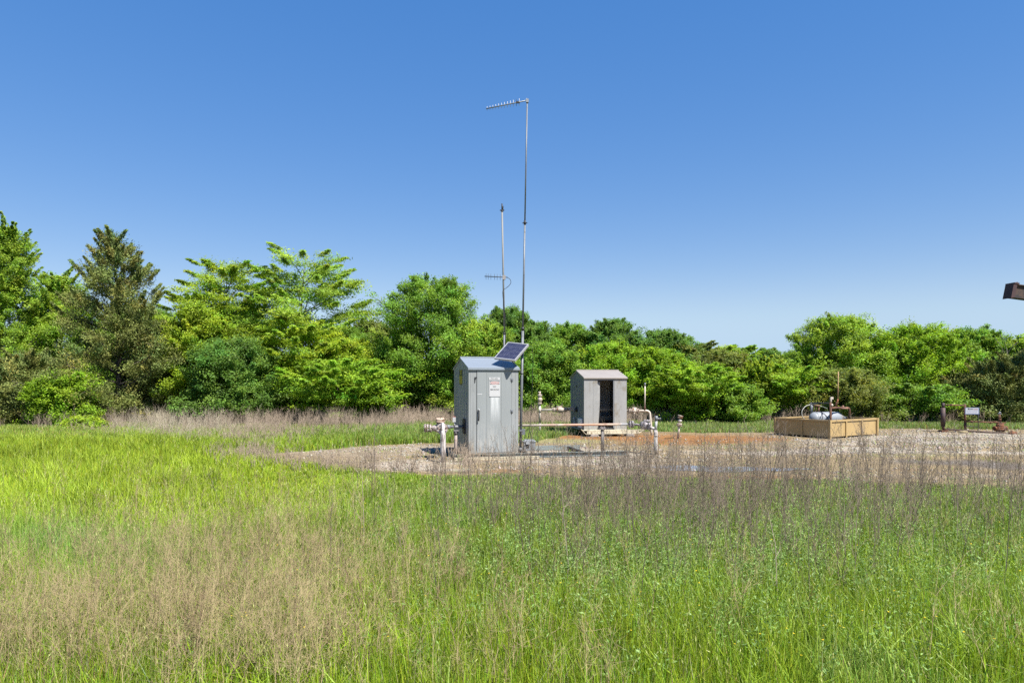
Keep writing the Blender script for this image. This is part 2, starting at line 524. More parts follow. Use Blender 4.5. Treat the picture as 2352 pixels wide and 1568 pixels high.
def build_grass(GRASS):
    hp = Heap()
    x, y = scatter(int(880000 * QG), 3.2, 31, 1.05)
    pad = inpad(x, y)
    keep = ~pad | (RS.rand(len(x)) < .10 * np.clip(noise2(x, y, .7, 151) * 4 - 2.3, 0, 1) + .004)
    x, y = x[keep], y[keep]; pad = pad[keep]
    n = len(x)
    px, py = pix(x, y)
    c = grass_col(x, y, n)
    br = bright_zone(px, py)
    hk = noise2(x, y, 1.1, 81)
    h = (.17 + .23 * hk) * (1 - .25 * br) * (.55 + .75 * RS.rand(n))
    h *= np.where(pad, .35, 1)
    h *= hfac(x, y)
    w = (.0032 + .0030 * RS.rand(n)) * np.clip(y / 6.5, .9, 3.2)
    dry = (RS.rand(n) < .05 * (1 - br) + .20 * dry_zone(px, py) + .10 * (y > 20))
    c = np.where(dry[:, None], np.array([.44, .37, .20]) * (.6 + .5 * RS.rand(n, 1)), c * (.5 + 1.0 * RS.rand(n, 1)))
    c[:, 0] *= 1 + .18 * RS.randn(n)
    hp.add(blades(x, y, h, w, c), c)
    # broad bent blades and pale seed heads on thin culms
    x, y = scatter(int(34000 * QG), 3.3, 15, 1.2); k = ~inpad(x, y); x, y = x[k], y[k]
    cc = grass_col(x, y, len(x)) * (.7 + .7 * RS.rand(len(x), 1))
    hp.add(blades(x, y, (.16 + .22 * RS.rand(len(x))) * hfac(x, y), .009 + .005 * RS.rand(len(x)), cc, .8), cc)
    x, y = scatter(int(12000 * QG), 3.3, 20, 1.0); k = ~inpad(x, y) & (RS.rand(len(x)) > .8 * bright_zone(*pix(x, y))); x, y = x[k], y[k]; n = len(x)
    hh = (.26 + .26 * RS.rand(n)) * np.where(pix(x, y)[1] < 1140, .6, 1) * hfac(x, y)
    S = np.stack([x, y, 0 * x], 1); E = S + np.stack([RS.randn(n) * .05, RS.randn(n) * .05, hh], 1)
    cc = np.array([.34, .36, .13]) * (.6 + .7 * RS.rand(n, 1)); fw = np.clip(y / 6, .8, 2.2)
    hp.add(spikes(S, E, .0012 * fw), np.repeat(cc, 4, 0))
    for q in range(4):
        Cq = S + (E - S) * (.80 + .07 * q) + RS.randn(n, 3) * .006; A = unit(E - S + RS.randn(n, 3) * .12); Bx = unit(np.cross(A, RS.randn(n, 3)))
        hp.add(leaves(Cq, A, Bx, .030 * fw ** .5, .006 * fw), np.repeat(cc * 1.15, 4, 0))
    # clumps of taller, darker grass that break the even sward
    cx, cy = scatter(int(2600 * QG), 3.6, 24, 1.1)
    k = ~inpad(cx, cy); cx, cy = cx[k], cy[k]
    m = 34
    x = np.repeat(cx, m) + RS.randn(len(cx) * m) * .07; y = np.repeat(cy, m) + RS.randn(len(cx) * m) * .07
    cc = grass_col(x, y, len(x)) * np.repeat(.62 + .6 * RS.rand(len(cx)), m)[:, None]
    h = np.repeat(.30 + .22 * RS.rand(len(cx)), m) * (.5 + .6 * RS.rand(len(x))) * hfac(x, y)
    hp.add(blades(x, y, h, .006 * np.clip(y / 6.5, .9, 3), cc, .5), cc)
    tag(hp.build('grass', GRASS), 'long spring grass covering the whole field, yellow green to deep green', 'grass', kind='stuff')


def build_herbs(LEAF):
    """leafy broad-leaved weeds of the right foreground"""
    hp = Heap()
    x, y = scatter(int(9000 * QG), 3.4, 13, 1.2)
    px, py = pix(x, y)
    d = np.clip(.9 * ga(px, py, 1900, 1330, 650, 150) + .55 * ga(px, py, 1350, 1330, 300, 130) + .3 * ga(px, py, 1500, 1500, 700, 120), 0, 1)
    k = (RS.rand(len(x)) < d) & ~inpad(x, y)
    x, y = x[k], y[k]; n = len(x)
    H = .22 + .22 * RS.rand(n)
    m = 56
    pc = np.array([.20, .32, .08])[None] * (.65 + .6 * noise2(x, y, .8, 91))[:, None] * np.array([1, 1, 1]) + np.array([.05, .045, .035]) * (RS.rand(n, 1) < .35)
    t = RS.rand(n, m) ** .8
    az = RS.rand(n, m) * 2 * np.pi; rr = (.05 + .12 * (1 - t)) * RS.rand(n, m) ** .5
    C = np.stack([x[:, None] + np.cos(az) * rr, y[:, None] + np.sin(az) * rr, t * H[:, None] + .02], 2).reshape(-1, 3)
    A = unit(np.stack([np.cos(az), np.sin(az), .5 + .6 * RS.randn(n, m)], 2).reshape(-1, 3))
    Bx = unit(np.cross(A, RS.randn(len(A), 3)))
    hp.add(leaves(C, A, Bx, .014 + .022 * RS.rand(len(C)), .005 + .006 * RS.rand(len(C))), np.repeat(np.repeat(pc, m, 0) * (.7 + .6 * RS.rand(n * m, 1)), 4, 0))
    S = np.stack([x, y, 0 * x], 1); E = S + np.stack([RS.randn(n) * .03, RS.randn(n) * .03, H], 1)
    hp.add(spikes(S, E, .003), np.repeat(pc, 4, 0))
    tag(hp.build('weed_foliage', LEAF), 'low feathery green weeds growing through the grass', 'weeds', kind='stuff')
    # specks of yellow bloom
    fl = Heap()
    x, y = scatter(int(900 * QG), 3.5, 8, 1.0)
    px, py = pix(x, y); k = (px > 500) & (RS.rand(len(x)) < .6); x, y = x[k], y[k]; n = len(x)
    C = np.stack([x, y, .24 + .16 * RS.rand(n)], 1)
    A = unit(RS.randn(n, 3) * [1, 1, .3]); Bx = unit(np.cross(A, [[0, 0, 1.]]))
    fl.add(leaves(C, A, Bx, .014, .014), np.array([.75, .55, .03]))
    fl.add(spikes(C * [1, 1, 0], C, .0015), np.array([.12, .2, .03]))
    tag(fl.build('flowers', LEAF), 'tiny yellow wild flowers dotted through the grass', 'flowers', kind='stuff')


def stalks(x, y, H, hp, rs, col, lean=.10, nb=11, thick=1.0):
    """dead stalks: kinked stem, rising side branches and fine twigs"""
    n = len(x)
    z0 = height(x, y) * ~inpad(x, y)
    L = rs.randn(n, 2) * lean
    B = np.stack([x, y, z0 - .02], 1)
    K = [B]
    for t in (.35, .7, 1.0):
        K.append(B + np.stack([L[:, 0] * H * t ** 1.4 + rs.randn(n) * .012, L[:, 1] * H * t ** 1.4 + rs.randn(n) * .012, H * t], 1))
    far = np.clip(y / 8, .8, 2.2)
    r = [.0048, .0040, .0029, .0014]
    cs = col * (.65 + .7 * rs.rand(n, 1))
    for i in range(3):
        hp.add(stems(K[i], K[i + 1], r[i] * far * thick, r[i + 1] * far * thick), np.repeat(cs, 6, 0))
    # branches
    t = .25 + .72 * rs.rand(n, nb) ** .8
    tt = t * 3 if False else t
    P0 = np.stack([B[:, None, 0] + L[:, 0:1] * H[:, None] * tt ** 1.4, B[:, None, 1] + L[:, 1:2] * H[:, None] * tt ** 1.4, B[:, None, 2] + H[:, None] * tt], 2)
    az = rs.rand(n, nb) * 2 * np.pi; up = .8 + .9 * rs.rand(n, nb)
    D = unit(np.stack([np.cos(az), np.sin(az), up], 2))
    ln = (H[:, None] * (.10 + .24 * rs.rand(n, nb)) * (1.25 - t))
    P1 = P0 + D * ln[..., None]
    fr = np.repeat(far, nb) * thick
    c2 = np.repeat(cs, nb, 0)
    hp.add(spikes(P0.reshape(-1, 3), P1.reshape(-1, 3), .0021 * fr), np.repeat(c2, 4, 0))
    # twigs
    for q in range(3):
        f = .25 + .6 * rs.rand(n, nb, 1)
        S = P0 * (1 - f) + P1 * f
        D2 = unit(D + rs.randn(n, nb, 3) * .55)
        E = S + D2 * ln[..., None] * (.28 + .4 * rs.rand(n, nb, 1))
        hp.add(spikes(S.reshape(-1, 3), E.reshape(-1, 3), .0013 * fr), np.repeat(c2 * 1.1, 4, 0))
        # withered seed heads
        C = E.reshape(-1, 3); k = rs.rand(len(C)) < .5; C = C[k]
        A = unit(rs.randn(len(C), 3)); Bx = unit(np.cross(A, rs.randn(len(C), 3)))
        hp.add(leaves(C, A, Bx, (.012 * fr)[k], (.006 * fr)[k]), np.repeat(c2[k] * .8, 4, 0))


def build_weeds(DRY):
    # tall grey-brown stalks between the foreground and the pad
    hp = Heap(); rs = np.random.RandomState(5)
    x, y = scatter(int(12500 * QG), 4.6, 15.5, .8)
    px, py = pix(x, y)
    d = .90 * ga(px, py, 1520, 1215, 170, 75) + .55 * ga(px, py, 1250, 1240, 180, 85) + .75 * ga(px, py, 1800, 1175, 220, 70) + .46 * ga(px, py, 2100, 1205, 240, 85) + .45 * ga(px, py, 2330, 1190, 110, 70) + .22 * ga(px, py, 1000, 1190, 130, 60) + .30 * ga(px, py, 1650, 1250, 330, 70) + .08 * ga(px, py, 1500, 1400, 700, 130) + .20 * ga(px, py, 1450, 1310, 420, 70) + .14 * ga(px, py, 1950, 1290, 380, 80)
    k = (rs.rand(len(x)) < d * np.clip(noise2(x, y, .55, 101) * 2.8 - .55, .12, 1.6)) & ~(inpad(x, y) & (y > 12.4))
    x, y = x[k], y[k]
    H = (.44 + .76 * rs.rand(len(x)) ** 1.1) * np.where(px[k] < 1150, .82, 1.0)
    stalks(x, y, H, hp, rs, np.array([.140, .112, .086]), lean=.15, thick=.80)
    x, y = scatter(int(4200 * QG), 3.4, 10.5, .9); px, py = pix(x, y)
    k = rs.rand(len(x)) < dry_zone(px, py) * .55 * (.3 + 1.2 * noise2(x, y, .8, 103)); x, y = x[k], y[k]
    stalks(x, y, .36 + .36 * rs.rand(len(x)), hp, rs, np.array([.185, .125, .080]), .16, 12, .62)
    tag(hp.build('dry_weeds', DRY), 'thicket of tall dead grey brown weed stalks in front of the gravel', 'dead weeds', kind='stuff')
    # fine tan-pink haze of dead annuals, left foreground
    hp = Heap(); rs = np.random.RandomState(6)
    x, y = scatter(int(12500 * QG), 3.3, 11, 1.0)
    px, py = pix(x, y)
    d = dry_zone(px, py) * .60 + .018
    k = (rs.rand(len(x)) < d * np.clip(noise2(x, y, 1.1, 111) * 4.2 - 1.2, .12, 1.9) * np.where(noise2(x, y, .35, 113) > .42, 1.15, .35)) & ~inpad(x, y)
    x, y = x[k], y[k]; n = len(x)
    H = .30 + .34 * rs.rand(n)
    col = np.array([[.26, .20, .115]]) * (.75 + .5 * rs.rand(n, 1)) * np.array([[1, 1, 1]]) + np.array([[.02, .03, 0]]) * rs.rand(n, 1)
    az = rs.rand(n) * 6.283; le = np.abs(rs.randn(n)) * .28
    B = np.stack([x, y, 0 * x], 1); D = unit(np.stack([np.cos(az) * le, np.sin(az) * le, 1 + 0 * az], 1))
    hp.add(spikes(B, B + D * H[:, None], .0026), np.repeat(col, 4, 0))
    nb = 15
    t = .3 + .68 * rs.rand(n, nb)
    S = B[:, None] + D[:, None] * (H[:, None] * t)[..., None]
    D1 = unit(D[:, None] * .9 + rs.randn(n, nb, 3) * .6)
    ln = (.05 + .15 * rs.rand(n, nb))[..., None]
    E = S + D1 * ln
    hp.add(spikes(S.reshape(-1, 3), E.reshape(-1, 3), .0011), np.repeat(np.repeat(col, nb, 0), 4, 0))
    for q in range(2):
        S2 = S + D1 * ln * (.4 + .5 * rs.rand(n, nb, 1)); E2 = S2 + unit(D1 + rs.randn(n, nb, 3) * .7) * ln * .5
        hp.add(spikes(S2.reshape(-1, 3), E2.reshape(-1, 3), .0009), np.repeat(np.repeat(col * 1.12, nb, 0), 4, 0))
    tag(hp.build('dry_grass', DRY), 'wispy pinkish tan dead grass standing over the green sward', 'dry grass', kind='stuff')
    # brown band of dead growth along the foot of the wood
    hp = Heap(); rs = np.random.RandomState(7)
    n = int(11500 * QG)
    x = (rs.rand(n) * 2 - 1) * 26; y = 24.3 + 7.5 * rs.rand(n)
    px, py = pix(x, y)
    edge = 25.9 + 1.5 * np.clip((px - 1450) / 150, 0, 1) - 1.3 * ga(px, py, 760, 970, 300, 900) + 1.6 * (noise2(x, y * 0, 3, 121) - .5)
    d = np.clip((y - edge) / 1.4, 0, 1) * (.35 + .9 * noise2(x, y, 1.8, 123)) * np.where(px < 250, .35, 1) * np.where(px > 1560, .8, 1)
    k = rs.rand(n) < d
    x, y = x[k], y[k]
    # a few scattered patches in front of it and at the rim of the pad
    n2 = int(15000 * QG); x2, y2 = scatter(n2, 12.6, 26, .6); px, py = pix(x2, y2)
    d2 = .9 * ga(px, py, 580, 1058, 60, 12) + .7 * ga(px, py, 760, 1068, 130, 10) + .5 * ga(px, py, 1000, 1085, 200, 10) + .6 * ga(px, py, 480, 985, 250, 14) + .4 * ga(px, py, 560, 1010, 120, 14) + .35 * ga(px, py, 1080, 1062, 60, 9)
    k = rs.rand(n2) < d2 * (.3 + noise2(x2, y2, 1, 125)); x = np.concatenate([x, x2[k]]); y = np.concatenate([y, y2[k]])
    n = len(x); px, py = pix(x, y)
    H = (.35 + .5 * rs.rand(n)) * np.where(y > 24, 1.0, .6)
    pale = (ga(px, py, 400, 960, 150, 60) > .15 + .8 * rs.rand(n))[:, None]
    col = np.where(pale, np.array([[.25, .22, .16]]), np.array([[.195, .155, .115]])) * (.7 + .6 * rs.rand(n, 1))
    nb = 8
    B = np.repeat(np.stack([x, y, 0 * x], 1), nb, 0) + rs.randn(n * nb, 3) * [.09, .09, 0]
    D = unit(rs.randn(n * nb, 3) * [.28, .28, 0] + [0, 0, 1])
    hh = np.repeat(H, nb)[:, None] * (.5 + .6 * rs.rand(n * nb, 1))
    hp.add(spikes(B, B + D * hh, .0055), np.repeat(np.repeat(col, nb, 0), 4, 0))
    for q in range(3):
        S = B + D * hh * (.4 + .5 * rs.rand(n * nb, 1))
        hp.add(spikes(S, S + unit(D + rs.randn(n * nb, 3) * .6) * hh * .3, .0035), np.repeat(np.repeat(col, nb, 0) * 1.1, 4, 0))
    tag(hp.build('weed_band', DRY), 'brown band of dead weeds along the foot of the wood', 'dead weeds', kind='stuff')
    # dead stalks that stand out one by one
    solo = [('black dead weed forking low, alone in the green grass below the pale gravel tip', 835, 1300, 1.18, .02, 9),
            ('thick leaning dead weed with long bare forks near the frame edge', 2300, 1405, 1.15, .16, 7),
            ('dead weed stalk with silvery bent top, in front of the tan box', 1945, 1345, 1.05, .06, 9),
            ('pale dry stalk bending over in the middle of the green foreground', 1300, 1395, .95, .12, 8),
            ('dark slender dead weed standing against the white front of the near cabinet', 1235, 1215, 1.25, .03, 12),
            ('tall dead weed rising in front of the white riser pipe', 1075, 1195, 1.15, .04, 12),
            ('dark bare stalk between the lone rusty riser and the grey post', 1560, 1190, .95, .02, 10),
            ('crooked black dead weed leaning across the orange dirt', 2200, 1180, 1.2, .14, 11),
            ('thin dead weed on the gravel left of the white riser pipe', 860, 1110, 1.0, .01, 9),
            ('whitish dead stalk with a forked head in the lower grass, below the leaning weed', 1790, 1440, .8, .12, 7)]
    for i, (lab, px_, py_, h, ln, nb) in enumerate(solo):
        yy = GY(py_); xx = (px_ - HX) / F * yy
        hp = Heap(); rs = np.random.RandomState(200 + i)
        pale = 'pale' in lab or 'whitish' in lab or 'silvery' in lab
        stalks(np.array([xx]), np.array([yy]), np.array([h]), hp, rs, np.array([.24, .20, .15]) if pale else np.array([.12, .095, .08]), ln, nb, 1.1)
        o = hp.build('dead_weed', DRY, base=(xx, yy, 0)); o.location = (xx, yy, 0)
        tag(o, lab, 'weed', 'dead weeds standing clear of the thicket')


def build_stones(STONE):
    hp = Heap(); rs = np.random.RandomState(8)
    n = int(60000 * QG)
    x = -6 + 26 * rs.rand(n); y = 10 + 15 * rs.rand(n)
    px, py = pix(x, y)
    w = ga(px, py, 900, 1030, 190, 12) + ga(px, py, 930, 1070, 140, 15) + ga(px, py, 1370, 1058, 220, 28) + ga(px, py, 2150, 1008, 280, 18) + .7 * ga(px, py, 2000, 1035, 350, 14) + .6 * ga(px, py, 2100, 1095, 350, 12) + .03
    k = (rs.rand(n) < w * (.3 + noise2(x * .5, y, .6, 131))) & inpad(x, y) & (np.abs(x) < .8 * y + 1)
    x, y = x[k], y[k]; n = len(x)
    s = (.010 + .022 * rs.rand(n) ** 2.2)[:, None, None]
    o8 = np.array([[1, 0, 0], [-1, 0, 0], [0, 1, 0], [0, -1, 0], [0, 0, 1], [0, 0, -1]], float)
    V = o8[None] * s * (1 + .4 * rs.randn(n, 6, 1)) * np.array([1.2, 1.2, .75]) + rs.randn(n, 6, 3) * s * .18
    a = rs.rand(n) * 6.283; ca, sa = np.cos(a)[:, None], np.sin(a)[:, None]
    V = np.stack([V[..., 0] * ca - V[..., 1] * sa, V[..., 0] * sa + V[..., 1] * ca, V[..., 2]], 2) + np.stack([x, y, .006 + 0 * x], 1)[:, None]
    T = (np.arange(n) * 6)[:, None, None] + np.array([[0, 2, 4], [2, 1, 4], [1, 3, 4], [3, 0, 4], [2, 0, 5], [1, 2, 5], [3, 1, 5], [0, 3, 5]])[None]
    col = np.array([[.40, .355, .295]]) * (.58 + .38 * rs.rand(n, 1)) * (1 + .05 * rs.randn(n, 3))
    hp.add((V.reshape(-1, 3), T.reshape(-1, 3)), np.repeat(col, 6, 0))
    tag(hp.build('gravel', STONE), 'loose pale crushed stone on the pad', 'gravel', kind='stuff')
# -------------------------------------------------------------------- trees
LG = (.255, .385, .044); YG = (.275, .385, .030); MG = (.180, .310, .038); DG = (.130, .235, .040); OL = (.155, .185, .048); DO = (.195, .240, .050); BG = (.225, .365, .026)


def envelope(style, t):
    """crown radius (0..1) against height (0..1)"""
    if style == 'cedar': return np.clip((1 - t) ** .75 * (.80 + .35 * np.clip(t / .16, 0, 1)), 0, 1.05)
    if style == 'lowcedar': return np.sqrt(np.clip(1 - t ** 2.2, 0, 1)) * (.7 + .3 * np.clip(t / .2, 0, 1))
    if style == 'upright': return (.55 + .6 * np.clip(t / .45, 0, 1)) * np.clip((1 - t) / .42, 0, 1) ** .6 * .92
    if style == 'spray': return (.42 + .58 * np.clip((t - .25) / .35, 0, 1)) * np.sqrt(np.clip((1.06 - t) / .4, 0, 1)) 
    if style == 'bush': return np.sqrt(np.clip(1 - (np.clip(t - .35, 0, 1) / .67) ** 2, 0, 1)) * (.80 + .2 * np.clip(t / .3, 0, 1))
    return np.sqrt(np.clip(1 - ((t - .42) / .60) ** 2, 0, 1)) * (.72 + .28 * np.clip(t / .3, 0, 1))


def make_tree(name, label, px, wpx, top, Y, style, col, LEAF, BARK, seed, dens=1.0, group=None):
    rs = np.random.RandomState(seed); random.seed(seed)
    X = (px - HX) / F * Y; H = EYE + (HY - top) / F * Y; Rm = wpx / F * Y / 2
    root = thing(name, label, 'tree', (X, Y, 0), group)
    wood = MB()
    tr = max(.05, H * .017)
    cedar = style in ('cedar', 'lowcedar')
    kx = rs.randn(2) * .03 * H
    hs = np.linspace(0, 1, 9)
    axis = lambda t: np.stack([X + kx[0] * np.sin(3 * t) + kx[1] * t * .5, Y + kx[1] * np.sin(2.3 * t), H * t], -1)
    wood.tube([tuple(axis(t)) for t in hs * .96 - .02], [tr * (1 - .9 * t) * (1.35 if t == 0 else 1) for t in hs], 8, jit=.08)
    nl = int((50 if cedar else 54 if style != 'spray' else 32) * (.8 + .5 * min(1.6, H / 7)))
    cen, dirs, size = [], [], []
    for i in range(nl):
        t1 = (i + .5 + rs.uniform(-.4, .4)) / nl
        t1 = .05 + .95 * t1
        sp_ = {'round': .7, 'bush': 1.0}.get(style, 1)
        lob = 1 + sp_ * (.22 * math.sin(i * 2.4 * 1.7 + seed) + rs.uniform(-.22, .16))
        az = i * 2.39996 + rs.uniform(-.5, .5)
        rad = Rm * float(envelope(style, np.array(t1))) * lob
        rise = {'cedar': .28, 'lowcedar': .25, 'upright': 1.35, 'spray': .35, 'bush': .55}.get(style, .65)
        t0 = max(.03, t1 - rise * rad / H - .04)
        s = axis(t0); e = axis(t1) * [0, 0, 1] + [axis(t1)[0] + math.cos(az) * rad, axis(t1)[1] + math.sin(az) * rad, 0]
        m = s * .5 + e * .5 + rs.randn(3) * .05 * rad
        m[2] += (.10 * rad if not cedar else -.06 * rad)
        L = np.linalg.norm(e - s)
        r0 = tr * (.16 + .40 * (1 - t1)) * min(1, .5 + L / 3)
        wood.tube([tuple(s), tuple(m), tuple(e)], [r0, r0 * .6, r0 * .15], 5, caps=False)
        nsub = max(4, int(2.2 + L * (4.6 if not cedar else 5.2)))
        for q in range(nsub):
            f = .30 + .70 * (q + rs.rand()) / nsub if not cedar else .18 + .82 * (q + rs.rand()) / nsub
            b = s * (1 - f) ** 2 + 2 * m * f * (1 - f) + e * f * f if True else e
            ext = .10 * Rm + .16 * L * (1 - .4 * f)
            d = unit(rs.randn(3) * [1, 1, .35 if style == 'spray' else .6] + (e - s) / max(L, .1) * .9 + [0, 0, .2])
            c = b + d * ext * rs.uniform(.2, 1)
            if q % 2 == 0: wood.tube([tuple(b), tuple(c)], [max(.006, r0 * .3), .004], 3, caps=False)
            cen.append(c); dirs.append(d); size.append(1)
    # leading tips: break the outline with wisps that reach past the crown
    nt_ = int(16 + 14 * Rm)
    soft = style in ('round', 'bush')
    for i in range(nt_):
        t = .45 + .55 * rs.rand() ** .6
        az = rs.rand() * 6.283; rad = Rm * float(envelope(style, np.array(min(t, .985)))) * rs.uniform(.85, 1.12)
        p = axis(t); p = p + [math.cos(az) * rad, math.sin(az) * rad, rs.uniform(-.02, .05) * H]
        d = unit(np.array([math.cos(az) * .7, math.sin(az) * .7, .9 if style not in ('spray',) else .3]))
        if soft: p = p - [0, 0, .03 * H]
        for q in range(2 if soft else 3):
            cen.append(p + d * q * (.12 if soft else .22)); dirs.append(d); size.append((.60 if soft else .50) - .13 * q)
    if style in ('round', 'bush', 'upright'):
        # leafy shoots over the whole crown face, in lobes that swell and sink
        ph = rs.rand(4) * 6.283
        for i in range(int(len(cen) * .40)):
            t = rs.uniform(.10, .99) ** .8; az = rs.rand() * 6.283
            lob = .84 + .19 * math.sin(3 * az + ph[0] + 5 * t) + .12 * math.sin(5 * az + ph[1] - 9 * t) + .10 * math.sin(11 * t + ph[2])
            rad = Rm * float(envelope(style, np.array(min(t, .985)))) * lob * rs.uniform(.62, 1.0)
            cen.append(axis(t) + [math.cos(az) * rad, math.sin(az) * rad, rs.randn() * .06]); dirs.append(unit(np.array([math.cos(az), math.sin(az), .5 + t]))); size.append(rs.uniform(.6, 1.05))
    if style in ('cedar', 'upright'):
        for q in range(9):
            cen.append(axis(1.0) * [1, 1, 0] + [rs.randn() * .03, rs.randn() * .03, H * (.90 + .0125 * q)]); dirs.append(np.array([0, 0, 1.])); size.append(.7 - .05 * q)
    cen = np.array(cen); dirs = np.array(dirs); size = np.array(size)
    cen[:, 2] = np.maximum(cen[:, 2], .12)
    K = len(cen)
    near = np.clip(30 / Y, .45, 1.05)
    n = int({'cedar': 135, 'lowcedar': 130, 'spray': 110}.get(style, 108) * dens * QT * (.55 + .45 * near))
    rc = {'cedar': .30, 'lowcedar': .32, 'spray': .40, 'upright': .30}.get(style, .33) * (.8 + .25 * min(1.5, Rm / 2.2))
    off = unit(rs.randn(K, n, 3)) * (rs.rand(K, n, 1) ** .45)
    sc = rc * size[:, None, None] * (.75 + .5 * rs.rand(K, 1, 1))
    if style == 'spray': off = off * [1.2, 1.2, .34] + dirs[:, None, :] * rs.uniform(-.6, 1.2, (K, n, 1)) * [1, 1, .5]
    elif cedar: off = off * [.8, .8, .6] + dirs[:, None, :] * rs.uniform(-.9, .9, (K, n, 1))
    else: off = off * np.where(size < .8, .75, 1.0)[:, None, None] * [1.0, 1.0, .72] + dirs[:, None, :] * rs.uniform(-.9, 1.0, (K, n, 1)) * np.where(size < .8, .9, .3)[:, None, None]
    C = (cen[:, None] + off * sc).reshape(-1, 3)
    C[:, 2] = np.maximum(C[:, 2], .05)
    zs = H / np.percentile(C[:, 2], 99.9)          # crown tops out at the tree's own height
    C[:, 2] *= zs; wood.v = [(a, b, c * zs) for a, b, c in wood.v]
    m = len(C)
    D = np.repeat(dirs, n, 0)
    big_ = 1 / near ** .8
    if cedar:
        A = unit(D * .7 + rs.randn(m, 3) * .55 + [0, 0, .25]); Lf, Wf = .070 + .065 * rs.rand(m), .024 + .016 * rs.rand(m)
        Bx = unit(np.cross(A, rs.randn(m, 3)))
    else:
        nrm = unit(rs.randn(m, 3) * .62 + [0, 0, .85] + D * .25 + np.array([.15, -.25, 0]))
        A = unit(np.cross(nrm, rs.randn(m, 3))); Bx = np.cross(nrm, A)
        if style == 'spray': Lf, Wf = .085 + .085 * rs.rand(m), .032 + .022 * rs.rand(m)
        else: Lf, Wf = .055 + .048 * rs.rand(m), .034 + .028 * rs.rand(m)
    Lf = Lf * big_; Wf = Wf * big_
    col = np.array(col)
    cc = col * (1 + .20 * rs.randn(K, 1)) * (1 + np.array([[.14, .03, 0]]) * rs.randn(K, 1))
    lc = np.repeat(np.clip(cc, col * .5, col * 1.7), n, 0) * (1 + .22 * rs.randn(m, 1))
    if cedar:
        brown = rs.rand(K) < .12
        lc = np.where(np.repeat(brown, n)[:, None], lc * [1.16, .96, .9], lc)
    hp = Heap(); hp.add(leaves(C, A, Bx, Lf, Wf), np.repeat(lc, 4, 0))
    o = hp.build('crown', LEAF, root, (X, Y, 0))
    part('trunk', wood, BARK, root)
    return root


